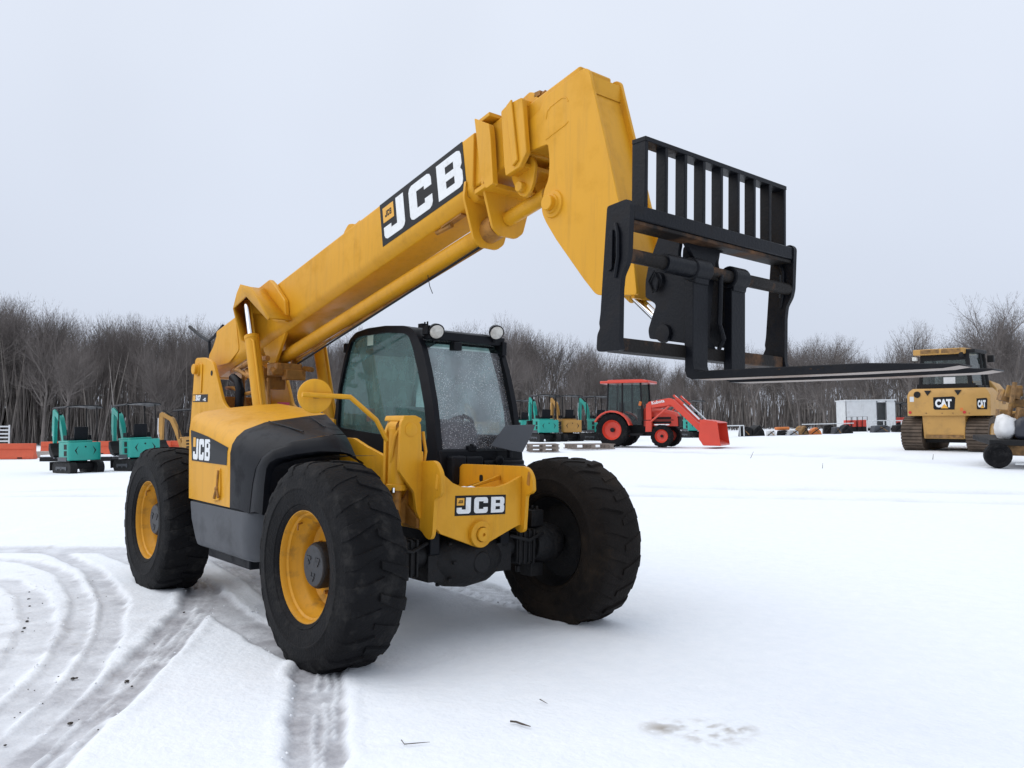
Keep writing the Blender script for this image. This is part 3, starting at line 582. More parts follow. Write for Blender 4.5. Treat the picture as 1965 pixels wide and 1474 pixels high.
# ---- quick hitch, fork carriage, backrest, forks
ht_ = MB(); hpoly = tr([(1266, 446), (1303, 452), (1305, 468), (1301, 488), (1306, 506), (1319, 514), (1324, 660), (1246, 650), (1243, 634), (1252, 604), (1259, 585), (1238, 570), (1238, 540), (1244, 508)], 'Y', -.17)
hrr = [.01, .02, .03, .03, .03, .02, .01, .01, .02, .02, .02, .01, .02, .02]
ht_.plate(rnd(hpoly, hrr), 'Y', -.17, -.145); ht_.plate(rnd(hpoly, hrr), 'Y', .145, .17)
ht_.tube((1.90, -.16, 2.02), (1.90, .16, 2.02), .03, n=14); ht_.tube((1.97, -.16, 2.30), (1.97, .16, 2.30), .03, n=14)
hob = ht_.build('quick_hitch', BLKP, T, bevel=.004)
q = on(1262, 540, 'Y', -.171); pp = MB(); pp.lathe([(.05, 0), (.045, -.02), (0, -.02)], q, (0, 1, 0), 20); pp.path([q+Vector((-.01, -.025, -.06)), q+Vector((-.035, -.03, .0)), q+Vector((-.0, -.03, .05)), q+Vector((.03, -.03, .0)), q+Vector((.01, -.025, -.06))], .006, 6); pp.build('hitch_pin', BLKP, hob)
q = on(1275, 640, 'Y', -.171); MB().lathe([(.05, 0), (.045, -.018), (.02, -.02), (0, -.02)], q, (0, 1, 0), 20).build('hitch_pin', BLKP, hob)
MB().tube(on(1213, 564, 'Y', 0), on(1262, 612, 'Y', 0), .028, n=18).build('tilt_rod', CHR, T)
tb = on(1213, 564, 'Y', 0); te = on(1262, 612, 'Y', 0); MB().tube(tb-(te-tb)*.5, tb+(te-tb)*.12, .045, n=18).build('tilt_ram', YEL, T, bevel=.003)
for sgn, yy in ((-1, -.70), (1, .66)):
    sp_ = MB()
    o_ = [(2.012, 2.50), (2.135, 2.512), (2.155, 2.49), (2.146, 2.26), (2.135, 2.215), (2.105, 2.165), (2.097, 2.10), (2.095, 1.86), (2.104, 1.83), (2.095, 1.822), (1.962, 1.825), (1.953, 1.84), (1.957, 1.905), (1.975, 1.935), (1.968, 1.955), (1.976, 2.0)]
    s2 = rnd(o_, .012, 2)
    hole = rnd([(2.062, 2.35), (2.075, 2.35), (2.080, 2.22), (2.058, 2.22)], .006, 3)
    sp_.plate_h(s2, [hole], 'Y', yy, yy+.03)
    sp_.build('carriage_side_plate', BLKP, T)
    pk = MB(); pk.plate(rnd([(2.045, 2.38), (2.058, 2.385), (2.055, 2.20), (2.03, 2.19), (2.022, 2.24), (2.024, 2.34)], .01), 'Y', yy-.012 if sgn < 0 else yy+.03, yy if sgn < 0 else yy+.042); pk.path([(2.07, yy-.004, 2.41), (2.09, yy-.010, 2.36), (2.092, yy-.010, 2.25), (2.07, yy-.004, 2.16)], .010, 6); pk.build('shaft_keeper', BLKP, T, bevel=.003)
MB().b2(2.03, 2.148, -.668, .66, 2.425, 2.495).build('carriage_top_bar', BLKP, T, bevel=.006)
MB().b2(2.025, 2.14, -.66, .655, 2.405, 2.424).build('top_bar_underside', BLKW, T, bevel=.004)
MB().tube((2.112, -.69, 2.262), (2.112, .69, 2.262), .033, n=20).build('fork_shaft', BLKW, T)
MB().tube((2.112, -.42, 2.262), (2.112, -.10, 2.262), .046, n=20).build('shaft_sleeve', BLKP, T)
MB().b2(1.985, 2.085, -.668, .66, 1.822, 1.885).build('carriage_bottom_bar', BLKW, T, bevel=.006)
cpo = MB()
cpo.plate(rnd([(-.185, 2.425), (.20, 2.425), (.10, 2.39), (.065, 2.33), (.055, 2.24), (.02, 1.95), (.10, 1.86), (-.10, 1.86), (-.06, 2.2), (-.10, 2.33), (-.15, 2.38)], .02), 'X', 2.035, 2.06)
for y in (-.06, .03): cpo.plate(rnd([(1.95, 2.42), (2.034, 2.42), (2.034, 1.86), (1.97, 1.86), (1.93, 2.1)], .02), 'Y', y, y+.025)
cpo.build('carriage_centre_post', BLKP, T, bevel=.004)
MB().path([(2.125, .03, 2.27), (2.15, -.01, 2.22), (2.15, -.02, 2.0), (2.14, .03, 1.93), (2.11, .03, 1.88)], .012, 8).build('bent_stay', BLKP, T)
br_ = MB(); br_.b2(2.05, 2.135, -.575, .62, 2.812, 2.835); br_o = br_.build('backrest_rail', BLKP, T, bevel=.003)
for k in range(9):
    y = -.562+k*(1.17/8); wd_ = .085 if k in (0, 8) else .062
    MB().b2(2.135-wd_, 2.132, y-.011, y+.011, 2.494, 2.813).build('backrest_bar', BLKP, T, bevel=.003)
for y0, y1 in ((-.205, -.085), (.115, .235)):
    fk = MB()
    z1 = 1.755; z0 = 1.715
    pf = [(2.078, 2.20), (2.128, 2.20), (2.128, z1+.03), (2.135, z1+.008), (2.16, z1), (3.0, z1-.002), (3.36, z1-.022), (3.365, z1-.028), (3.3, z0+.004), (2.9, z0), (2.12, z0), (2.09, z0+.012), (2.078, z0+.045)]
    fk.plate(pf, 'Y', y0, y1)
    fk.build('fork', BLKP, T, bevel=.004)
    ey = MB(); ey.lathe([(.05, y0-.004), (.058, y0), (.058, y1), (.05, y1+.004), (.036, y1+.004), (.036, y0-.004)], (2.106, 0, 2.262), (0, 1, 0), 22, closed=True); ey.plate([(2.07, 2.19), (2.135, 2.19), (2.15, 2.28), (2.06, 2.28)], 'Y', y0+.004, y1-.004)
    ey.build('fork_eye', BLKP, T, bevel=.004)
    sc_ = MB()
    rr = random.Random(int(y1*1000))
    for k in range(9):
        xx = rr.uniform(2.5, 2.95); zz = rr.uniform(z0+.015, z1-.006); s_ = rr.uniform(.002, .006); sc_.add([(xx-s_*2, y0-.0008, zz), (xx+s_, y0-.0008, zz-s_*.6), (xx+s_*2, y0-.0008, zz+s_*.4), (xx, y0-.0008, zz+s_)], [(0, 1, 2, 3)])
    sc_.build('paint_chip', BLKW, T)
    wv = MB(); wv.plate([(2.16, z0-.0015), (2.9, z0-.0015), (3.3, z0+.0025), (3.36, z1-.0295), (3.3, z0+.003), (2.9, z0-.0005), (2.16, z0-.0005)], 'Y', y0+.004, y1-.004); wv.build('worn_heel', mat('bare_steel', (.30, .24, .20), .45, metal=.5, dirt=(.2, .1, .05), dirt_amt=.5), T)

# ---- engine pod
hd = MB()
def hsec(x, pts): return [Vector((x, y, z)) for y, z in pts]
H0 = [(-1.085, .852), (-1.095, 1.15), (-1.10, 1.40), (-1.092, 1.47), (-1.06, 1.525), (-.99, 1.556), (-.82, 1.588), (-.5, 1.628), (-.34, 1.642)]
H1 = [(-1.095, .848), (-1.10, 1.10), (-1.105, 1.245), (-1.092, 1.31), (-1.06, 1.365), (-1.0, 1.417), (-.84, 1.478), (-.5, 1.530), (-.34, 1.548)]
secs = []
for t in np.linspace(0, 1, 9):
    k = t*t*.35+t*.65
    secs.append(hsec(-2.24+t*.88, [(a[0]*(1-t)+b[0]*t, a[1]*(1-k)+b[1]*k) for a, b in zip(H0, H1)]))
hd.loft(secs, caps=False); hd.add(secs[0]+[Vector((-2.24, -.34, .852))], [list(range(10))])
hood = hd.build('engine_hood', YEL, T, bevel=.0, ang=50)
dd = MB(); dp = [on(366.5, 827, 'Y', -1.1), on(402, 838, 'Y', -1.1), on(438, 858, 'Y', -1.1), on(436, 893, 'Y', -1.1), on(367, 884, 'Y', -1.1)]
def hy(z, x):
    t = (x+2.24)/.88; k = t*t*.35+t*.65; zs = [a[1]*(1-k)+b[1]*k for a, b in zip(H0, H1)]; ys = [a[0]*(1-t)+b[0]*t for a, b in zip(H0, H1)]
    return float(np.interp(z, zs, ys))
top_ = [(-2.20, 1.405), (-2.02, 1.385), (-1.83, 1.36), (-1.6, 1.32), (-1.41, 1.285)]; bot_ = [(-2.165, 1.16), (-1.98, 1.158), (-1.79, 1.156), (-1.6, 1.155), (-1.425, 1.154)]
vs = []
for (x0, z0), (x1, z1) in zip(top_, bot_):
    for t in np.linspace(0, 1, 6):
        x, z = x0*(1-t)+x1*t, z0*(1-t)+z1*t; vs.append(Vector((x, hy(z, x)-.003, z)))
dd.add(vs, [(i*6+j, i*6+j+1, (i+1)*6+j+1, (i+1)*6+j) for i in range(4) for j in range(5)]); ddo = dd.build('logo_decal', DECK, hood)
lt2 = MB(); o_ = Vector((-2.125, -1.1035, 1.172)); jcb(lt2, o_, Vector((1, 0, 0)), Vector((0, 0, 1)), Vector((0, -1, 0)), 0, 0, .36, .165, gap=.05); lt2.build('lettering', DECW, ddo)
em = MB(); em.prism3([o_+Vector((.0, -.002, .10)), o_+Vector((.055, -.002, .10)), o_+Vector((.055, -.002, .175)), o_+Vector((0, -.002, .175))], (0, -.001, 0)); em.build('emblem', DECY, ddo)
lc = MB(); lc.plate(rnd(tr([(414, 900), (424, 899), (424, 940), (421, 960), (410, 962), (408, 945)], 'Y', -1.1), .015), 'Y', -1.108, -1.09); lc.build('latch_plate', YEL, hood, bevel=.003)
ltc = MB(); q0, q1, q2 = on(419, 903, 'Y', -1.112), on(416, 938, 'Y', -1.112), on(411, 956, 'Y', -1.112); ltc.path([q0, q1], .010, 8); ltc.path([q1, q2], .013, 8); ltc.path([q1, on(419, 955, 'Y', -1.112)], .011, 8); ltc.sphere(q1, .02, 10); ltc.build('hood_latch', YELD, hood)
def curve3(l): return [on(a, c, 'Y', y) for a, c, y in l]
CA = [Vector((-1.36, y-.001, z)) for y, z in H1]
CB = curve3([(478, 986, -1.085), (484, 930, -1.088), (490, 900, -1.085), (500, 881, -1.07), (520, 863, -1.035), (560, 848, -.95), (605, 839, -.83), (640, 833, -.70), (661, 833, -.52)])
CC = curve3([(503, 988, -1.075), (507, 930, -1.078), (511, 899, -1.075), (517, 888, -1.065), (531, 880, -1.03), (566, 872, -.95), (611, 866, -.85), (655, 867, -.73), (687, 886, -.56)])
def bulge(a, c, t, k):
    o = []
    for p, q in zip(a, c):
        m = p.lerp(q, t); d = (Vector(CAM.tolist())-m).normalized(); o.append(m+(Vector((d.x*.6, d.y*.6, .55)))*k)
    return o
def crv(c): return c+[]
cw = MB()
AB = [[p.lerp(q, t)+Vector((0, -.012, .012))*math.sin(math.pi*t) for p, q in zip(CA, CB)] for t in (0, .12, .5, .88, 1)]
cw.loft(AB, caps=False)
cowl = cw.build('front_cowl', PLAS, T, ang=60)
rl_ = MB(); LB_ = [p+Vector((0, .004, -.006)) for p in CB]
rl_.loft([LB_, bulge(CB, CC, .12, .020), bulge(CB, CC, .45, .030), bulge(CB, CC, .8, .016), CC, [p+Vector((.0, .05, -.012)) for p in CC], [Vector((p.x, p.y+.02+.45*(1-i/8), p.z-.02)) for i, p in enumerate(CC)]], caps=False)
rl_.build('arch_roll', PLAS, cowl, ang=60)
rbs = MB()
for f0, f1, i_ in ((.15, .75, 7), (.1, .8, 6)):
    P_ = [CA[i_].lerp(CB[i_], f0+(f1-f0)*t)+Vector((0, -.010, .016)) for t in (0, .33, .66, 1)]; rbs = MB(); rbs.path(P_, .005, 6); rbs.build('cowl_rib', PLAS, cowl)
lin = MB(); lin.loft([[Vector((p.x+.01, p.y+.04, p.z-.03)) for p in CC[:8]], [Vector((p.x, min(-.42, p.y+.3), p.z-.03)) for p in CC[:8]]], caps=False); lin.build('wheel_arch_liner', PLAS, cowl)
gb = MB()
def plan(z, dx=0, sh=0): return [Vector((x, y, z)) for x, y in ((-2.18+dx, -.42), (-2.18+dx, -1.08+sh), (-2.16+dx, -1.10+sh), (-1.13+sh*2, -1.10+sh), (-1.05+sh*2, -1.085+sh), (-.99+sh, -1.03+sh), (-.955, -.92), (-.955, -.42))]
gb.loft([plan(.835, 0, .004), plan(.825, .005), plan(.70, .04), plan(.55, .13, .006), plan(.51, .155, .014), plan(.498, .165, .03)])
gbo = gb.build('side_box', DGRY, T, ang=40)
MB().loft([plan(.846, .01, .02), plan(.834, .01, .02)]).build('box_seal', PLAS, gbo)
MB().b2(-2.18, -1.0, -1.06, -.36, .85, 1.30).build('engine_block', CAST, T)

# ---- mirror on its bent arm
mb0, mb1, mb2, mb3 = on(742, 845, 'X', .02), on(722, 806, 'X', .05), on(672, 762, 'X', .06), on(580, 757, 'X', .03)
mb2b = mb2.lerp(mb3, .12)
MB().path([mb0, mb0.lerp(mb1, .9), mb1, mb1.lerp(mb2, .1), mb1.lerp(mb2, .9), mb2, mb2.lerp(mb3, .1), mb3], .0155, 10).build('mirror_arm', YEL, T)
mc = on(605, 760, 'X', .0); md2 = (Vector(CAM.tolist())-mc).normalized(); md2 = (md2+Vector((.35, .12, .05))).normalized()
mrad = 33*(mc-Vector(CAM.tolist())).dot(Vector(AF.tolist()))/F_PX
mo = MB().lathe([(0, .014), (mrad*.55, .012), (mrad*.9, .004), (mrad, -.004), (mrad*1.01, -.012), (mrad*.97, -.016)], mc, md2, 40).build('mirror', YEL, T)
MB().lathe([(mrad*.97, -.0165), (0, -.018)], mc, md2, 40).build('mirror_glass', CHR, mo)
MB().box(mc+md2*.016, (.03, .03, .03)).build('mirror_clamp', YELD, mo)

# ---- cab
co = tr([(642, 818), (652.6, 742.5), (663.8, 685.5), (673, 653), (685, 638.7), (707.5, 630.5), (742, 625.4), (779, 625.4), (793, 630.5), (803, 644.8), (813.4, 667), (823.6, 714), (833.7, 773), (841, 844), (845, 905), (640, 860)], 'Y', .25)
ci = tr([(650.5, 820), (654.6, 746.6), (670, 677), (677, 655), (691, 646), (742, 638.7), (776.7, 639.7), (787, 644.8), (795, 669), (807, 722), (817.5, 783), (822.5, 846), (722, 832)], 'Y', .25)
ci = rnd(ci, .03, 3); co = rnd(co, .03, 3)
def ringplate(mb, outer, inner, y0, y1):
    mb.plate_h(outer, [inner], 'Y', y0, y1)
cf = MB(); ringplate(cf, co, ci, .235, .285); ringplate(cf, co, ci, 1.05, 1.10)
cab = cf.build('cab_frame', PLAS, T)
g1 = MB(); g1.add([(p[0], .264, p[1]) for p in ci], [list(range(len(ci)))]); g1.build('side_window', GSIDE, cab)
g2 = MB(); g2.add([(p[0], 1.076, p[1]) for p in ci], [list(range(len(ci)))]); g2.build('door_window', GFOG, cab)
rf = MB(); rfp = [(x, z) for x, z in co if z > 2.05]
rfx = sorted(set((round(x, 3), round(z, 3)) for x, z in rfp)); 
prof = [(-2.06, 2.22), (-1.95, 2.285), (-1.74, 2.312), (-1.44, 2.311), (-1.15, 2.288), (-1.03, 2.255), (-.96, 2.19)]
rf.plate(prof+[(x, z-.05) for x, z in prof[::-1]], 'Y', .28, 1.055); rf.build('cab_roof', PLAS, cab, bevel=.01)
# windscreen: from the roof front down to the cowl
ws = MB(); ws.add([(-.905, .275, 2.10), (-.905, 1.06, 2.10), (-.645, 1.06, 1.29), (-.645, .275, 1.29)], [(0, 1, 2, 3)]); wso = ws.build('windscreen', GWET, cab)
uw = MB(); uw.add([(-1.0, .29, 2.22), (-1.0, 1.05, 2.22), (-.91, 1.05, 2.115), (-.91, .29, 2.115)], [(0, 1, 2, 3)]); uw.build('upper_screen', GGEN, cab)
rw = MB(); rw.add([(-2.20, .285, 2.15), (-2.20, 1.05, 2.15), (-2.27, 1.05, 1.45), (-2.27, .285, 1.45)], [(0, 1, 2, 3)]); rw.build('rear_window', GGEN, cab)
MB().b2(-2.30, -2.24, .28, 1.06, 1.0, 1.47).build('rear_panel', PLAS, cab, bevel=.01); MB().b2(-2.24, -2.19, .28, 1.06, 2.13, 2.22).build('rear_header', PLAS, cab, bevel=.01)
bp = MB(); bp.b2(-2.28, -.66, 1.02, 1.09, .95, 1.40); bp.b2(-2.28, -.66, .245, .30, .95, 1.36); bp.b2(-2.25, -.68, .28, 1.05, .93, .98); bp.build('cab_base', PLAS, cab, bevel=.01)
fpn = MB(); fpn.b2(-.665, -.615, .245, 1.095, .90, 1.285); fpn.b2(-.63, -.53, .31, .44, 1.02, 1.24); fpn.b2(-.63, -.545, .455, .62, 1.03, 1.235); fpn.b2(-.63, -.56, .64, 1.07, 1.06, 1.20); fpn.tube((-.56, .78, 1.20), (-.53, .78, 1.19), .045, n=16); fpn.b2(-.63, -.50, .25, .44, .80, 1.0)
fpn.build('front_panel', PLAS, cab, bevel=.018, seg=3)
bl_ = MB(); bl_.b2(-.95, -.86, .30, 1.08, 2.165, 2.235); bl_.b2(-.92, -.84, 1.04, 1.09, 2.08, 2.20); bl_.b2(-.93, -.85, .27, .36, 2.20, 2.275); bl_.b2(-.90, -.83, .52, .60, 2.09, 2.16)
for k in range(9): bl_.b2(-.862, -.850, .30+k*.03, .315+k*.03, 2.15, 2.162)
bl_.build('light_bar', PLAS, cab, bevel=.008)
clp = MB(); clp.b2(-.99, -.93, .27, .33, 2.265, 2.295); clp.b2(-.95, -.94, .30, .31, 2.28, 2.31); clp.b2(-.97, -.96, .34, .35, 2.28, 2.32); clp.build('lamp_bracket', PLAS, cab)
for (px, py) in ((838, 636.6), (953, 638.7)):
    q = on(px, py, 'X', -.80); aim = Vector((1, -.35, -.50)).normalized()
    lm = MB().lathe([(.03, -.09), (.05, -.06), (.062, -.02), (.066, 0), (.057, .005)], q, aim, 28).build('work_lamp', PLAS, cab)
    MB().lathe([(.057, .003), (.04, .010), (0, .013)], q, aim, 28).build('lamp_glass', LENS, lm)
    MB().tube(q-aim*.05, q-aim*.06+Vector((0, 0, -.1)), .02, n=8).build('lamp_stem', PLAS, lm)
st = MB()
st.box((-1.62, .68, 1.16), (.5, .5, .14)); st.box((-1.80, .68, 1.40), (.16, .50, .48), Matrix.Rotation(-.12, 3, 'Y')); st.b2(-1.82, -1.4, .5, .86, .98, 1.10)
st.build('driver_seat', DGRY, cab, bevel=.05, seg=4)
dsh = MB(); dsh.loft([[Vector((x, y, z)) for x, z in ((-.72, 1.20), (-.74, 1.44), (-.80, 1.51), (-.98, 1.53), (-1.05, 1.48), (-1.05, 1.1))] for y in (.30, .72)]); dsh.build('dashboard', DGRY, cab, bevel=.06, seg=4)
swh = MB(); Rm = Matrix.Rotation(-.9, 3, 'Y'); cc = Vector((-1.22, .84, 1.42)); swh.path([cc+Rm @ Vector((.17*math.cos(a), .17*math.sin(a), 0)) for a in np.linspace(0, 2*math.pi, 25)], .016, 8); swh.tube(cc, Vector((-1.02, .84, 1.22)), .035, n=12); swh.tube(cc+Rm @ Vector((-.19, 0, 0)), cc+Rm @ Vector((.19, 0, 0)), .014, n=8); swh.tube(cc+Rm @ Vector((0, -.19, 0)), cc+Rm @ Vector((0, .19, 0)), .014, n=8); swh.build('steering_wheel', PLAS, cab)
MB().box((-1.45, .36, 1.45), (.30, .07, .06)).build('armrest', PLAS, cab, bevel=.02)
MB().tube((-1.3, .36, 1.2), (-1.25, .36, 1.62), .02, n=8).build('joystick', PLAS, cab)
q = on(711, 652, 'Y', .258); MB().b2(q.x-.055, q.x+.045, .2595, .2605, q.z-.05, q.z+.045).build('window_sticker', mat('pale_sticker', (.45, .62, .55), .5), cab)
MB().b2(-1.99, -1.95, .40, .46, 1.50, 1.62).build('seat_tag', REDT, cab)
wp = MB(); wp.tube((-.63, .56, 1.29), (-.62, .56, 1.33), .02, n=8); wp.b2(-.65, -.61, .52, .60, 1.27, 1.315); wp.build('wiper_motor', PLAS, cab, bevel=.006)
dpn = [on(942, 856, 'X', -.5), on(957, 836, 'X', -.5), on(970, 818, 'X', -.52), on(976, 816, 'X', -.52), on(1028, 815, 'X', -.55), on(1018, 840, 'X', -.53), on(1003, 868, 'X', -.50), on(985, 866, 'X', -.5)]
dm = MB(); dm.prism3(dpn, (-.012, 0, 0)); dm.build('folded_guard_panel', DGRY, cab, bevel=.003)
MB().b2(-.55, -.51, .86, .89, 1.22, 1.34).build('guard_hinge', PLAS, cab, bevel=.004)
fdl = MB(); fdl.plate(rnd([(-.62, .90), (-.45, 1.0), (-.40, 1.10), (-.62, 1.20)], .03), 'Y', .70, 1.05); fdl.build('cab_step_panel', PLAS, cab, bevel=.02)
snb = MB(); rr = random.Random(4)
for k in range(40):
    x = rr.uniform(.0, .15); y = rr.uniform(-.20, .10); snb.sphere((x, y, 1.005+rr.uniform(.0, .045)*(1-abs(y+.05)/.2)), rr.uniform(.015, .035), 8, (1.2, 1.5, .8))
MB().prism3([on(612, 797, 'Y', .12), on(641, 805, 'Y', .12), on(641, 822, 'Y', .12), on(606, 815, 'Y', .12)], (0, .02, 0)).build('chassis_bracket', YEL, T)
SNOWP = mat('snow_clump', (.84, .86, .89), .7, var=.03, bump=.3, bscale=60)
tag(snb.build('snow_patch', SNOWP), 'small heap of snow lying in the front frame above the logo plate', 'snow', kind='stuff')

# ================================================================== snow field (one sheet out past the trees)
def zpts(l): return np.array([[*(on(p[0], p[1], 'Z', 0.0))][:2] for p in l])
def dense(P, n=90):
    P = np.asarray(P); t = np.r_[0, np.cumsum(np.linalg.norm(np.diff(P, axis=0), axis=1))]; u = np.linspace(0, t[-1], n)
    q = np.stack([np.interp(u, t, P[:, 0]), np.interp(u, t, P[:, 1])], 1)
    for _ in range(4): q[1:-1] = (q[:-2]+2*q[1:-1]+q[2:])/4
    return q
def track_coords(X, Y, P):
    """signed offset, arclength and end clip for every vertex against polyline P"""
    best = np.full(X.shape, 1e9); off = np.zeros(X.shape); arc = np.zeros(X.shape); tot = 0
    for i in range(len(P)-1):
        a = P[i]; d = P[i+1]-a; L = np.linalg.norm(d); d = d/L
        px = X-a[0]; py = Y-a[1]; t = np.clip(px*d[0]+py*d[1], 0, L); ex = px-d[0]*t; ey = py-d[1]*t; ds = np.hypot(ex, ey)
        m = ds < best; best[m] = ds[m]; off[m] = (ds*np.sign(d[0]*py-d[1]*px))[m]; arc[m] = (tot+t)[m]; tot += L
    return best, off, arc
def vnoise(x, y, seed):
    r = np.random.default_rng(seed); G = r.random((256, 256)); xi = np.floor(x).astype(int); yi = np.floor(y).astype(int); fx = x-xi; fy = y-yi
    fx = fx*fx*(3-2*fx); fy = fy*fy*(3-2*fy); g = lambda a, b: G[a % 256, b % 256]
    return (g(xi, yi)*(1-fx)+g(xi+1, yi)*fx)*(1-fy)+(g(xi, yi+1)*(1-fx)+g(xi+1, yi+1)*fx)*fy-.5
def fbm(x, y, f, oct=4, seed=1):
    o = 0; a = 1
    for k in range(oct): o = o+a*vnoise(x*f+17.3*k, y*f-9.1*k, seed+k); a *= .5; f *= 2.1
    return o
def lines_s():
    c = np.arange(-5.4, 4.6, .0175); l = [-5.4]; st = .03
    while l[-1] > -420: l.append(l[-1]-st); st *= 1.16
    r_ = [4.6]; st = .03
    while r_[-1] < 420: r_.append(r_[-1]+st); st *= 1.16
    return np.array(l[:0:-1]+list(c)+r_)
def lines_d():
    o = [1.3]; 
    while o[-1] < 13: o.append(o[-1]*1.0042)
    st = o[-1]*.0042
    while o[-1] < 700: o.append(o[-1]+st); st *= 1.055
    b_ = [1.3]; st = .05
    while b_[-1] > -60: b_.append(b_[-1]-st); st *= 1.3
    return np.array(b_[:0:-1]+o)
SL, DL = lines_s(), lines_d()
Sg, Dg = np.meshgrid(SL, DL)
GX = CAM[0]+RGT[0]*Sg+FWD[0]*Dg; GY = CAM[1]+RGT[1]*Sg+FWD[1]*Dg
GZ = terrain(GX, GY)
slush = np.zeros_like(GX); dirt = np.zeros_like(GX)
near = (Sg > -6.5) & (Sg < 6.5) & (Dg > 1.1) & (Dg < 16)
nx, ny = GX[near], GY[near]
n1 = fbm(nx, ny, .8, 5, 3); n2 = fbm(nx, ny, 6, 4, 11); n3 = fbm(nx, ny, 24, 3, 23)
h = .036+n1*.016+n2*.004+n3*.002
sl_v = np.zeros_like(nx)
TR = [  # centre line in the picture, half width m, depth, how slushy, ridges
    ([(640, 1245), (612, 1300), (608, 1380), (606, 1474), (604, 1560), (600, 1700), (585, 2500)], .145, .034, .85, 3),
    ([(330, 1100), (392, 1135), (385, 1165), (330, 1225), (235, 1325), (150, 1400), (75, 1474), (0, 1545), (-120, 1650), (-700, 2160)], .155, .036, .95, 4),
    ([(392, 1150), (455, 1195), (530, 1238), (600, 1270)], .17, .032, .7, 0),
    ([(40, 1062), (110, 1068), (180, 1100), (218, 1165), (205, 1235), (150, 1320), (70, 1400), (-40, 1490), (-150, 1570), (-500, 1830)], .11, .034, .62, 0),
    ([(-60, 1075), (60, 1085), (120, 1105), (160, 1160), (150, 1225), (90, 1310), (0, 1400), (-100, 1480), (-450, 1740)], .10, .030, .5, 0),
    ([(-60, 1130), (10, 1120), (60, 1150), (75, 1200), (40, 1280), (-40, 1350)], .13, .026, .42, 0),
    ([(-200, 1062), (0, 1062), (110, 1062), (230, 1062), (330, 1098)], .26, .026, .5, 0),
    ([(560, 1165), (500, 1120), (440, 1085), (380, 1056)], .16, .035, .7, 2),
    ([(1090, 1190), (980, 1160), (900, 1135), (800, 1105), (690, 1075)], .21, .035, .38, 9),
    ([(-200, 1003), (0, 1000), (240, 985)], .16, .02, .18, 0),
]
for k, (pp, hw, dep, sw_, ridges) in enumerate(TR):
    P = dense(zpts(pp)); ds, off, arc = track_coords(nx, ny, P)
    e_ = hw+n2*.03+n1*.03
    m = np.clip((e_-ds)/.045, 0, 1); m = m*m*(3-2*m)
    bank = np.exp(-((ds-e_-.03)/.035)**2)*.014*(1+n2*1.5)
    h = np.minimum(h, h*(1-m)+(.036-dep*.72+n2*.004+n3*.003)*m)+bank*(m < .5)*(.5 if ridges else .12)
    sl_v = np.maximum(sl_v, m*sw_*(1+n2*.7))
    if ridges == 9:      # chevron prints of the tread
        ch = ((arc+np.abs(off)*.9)/.16) % 1; c9 = np.clip(1-np.abs(ch-.5)/.22, 0, 1); h += m*c9*.022*(np.abs(off) > .02); sl_v *= 1-m*c9*.6
    elif ridges:
        for j in range(ridges):
            o0 = hw*(-.2+1.0*(j+.5)/ridges)*(.9)+.03*fbm(arc, arc*0+j*3.3, 2.2, 3, 40+j)*1.3
            g_ = np.exp(-((off-o0)/.011)**2)*(fbm(arc, arc*0+j*5.1, 1.7, 3, 60+j) > -.18)
            h += m*g_*.016; sl_v -= m*g_*.55
# scuffed wet snow ahead of the old arcs
sc_ = zpts([(20, 1240)])[0]; dd_ = np.hypot(nx-sc_[0], ny-sc_[1]); m = np.clip(1-dd_/1.5, 0, 1); sl_v = np.maximum(sl_v, m*(.28+n1*.8+n2*.5)); h -= m*.008
hh_ = GZ[near]; blend = np.clip((16-Dg[near])/5, 0, 1)
GZ[near] = hh_+h*blend; slush[near] = np.clip(sl_v, 0, 1)*blend
dp_ = zpts([(1345, 1422), (1410, 1416), (1270, 1415)]); dv = np.zeros_like(nx)
for c_, r_ in zip(dp_, (.26, .14, .13)):
    q = np.hypot(nx-c_[0], ny-c_[1])/r_; dv = np.maximum(dv, np.clip(1-q, 0, 1)*np.clip(.22+n2*2.0+n3*1.6, 0, 1)*.8)
for k in range(24):
    ps = zpts([(RNG.uniform(0, 260), RNG.uniform(1055, 1240))])[0]; q = np.hypot(nx-ps[0], ny-ps[1])/RNG.uniform(.02, .05); dv = np.maximum(dv, np.clip(1-q, 0, 1)*.3)
dirt[near] = np.clip(dv, 0, 1)
far_ = ~near
GZ[far_] += fbm(GX[far_], GY[far_], .35, 4, 77)*.05*np.clip((Dg[far_]-8)/10, 0, 1)
# faint wheel lanes across the far field
for s0, d0, s1, d1, hw in ((-30, 19, 25, 15.5, .35), (-30, 17.6, 25, 14.2, .3), (-2, 30, 20, 17, .5)):
    L = math.hypot(s1-s0, d1-d0); q = np.abs((Sg-s0)*(d1-d0)-(Dg-d0)*(s1-s0))/L; t = ((Sg-s0)*(s1-s0)+(Dg-d0)*(d1-d0))/L/L
    m = np.clip((hw-q)/.3, 0, 1)*((t > 0) & (t < 1)); GZ -= m*.04; slush = np.maximum(slush, m*.22*(1+fbm(GX, GY, 1.5, 3, 5)*1.6))
nr_, nc_ = GX.shape
gme = bpy.data.meshes.new('snow_ground'); V = np.stack([GX, GY, GZ], -1).reshape(-1, 3)
idx = np.arange(nr_*nc_).reshape(nr_, nc_); Q = np.stack([idx[:-1, :-1], idx[:-1, 1:], idx[1:, 1:], idx[1:, :-1]], -1).reshape(-1, 4)
gme.vertices.add(len(V)); gme.vertices.foreach_set('co', V.ravel()); gme.loops.add(Q.size); gme.loops.foreach_set('vertex_index', Q.ravel().astype(np.int32))
gme.polygons.add(len(Q)); gme.polygons.foreach_set('loop_start', np.arange(0, Q.size, 4, dtype=np.int32)); gme.polygons.foreach_set('use_smooth', [True]*len(Q)); gme.update()
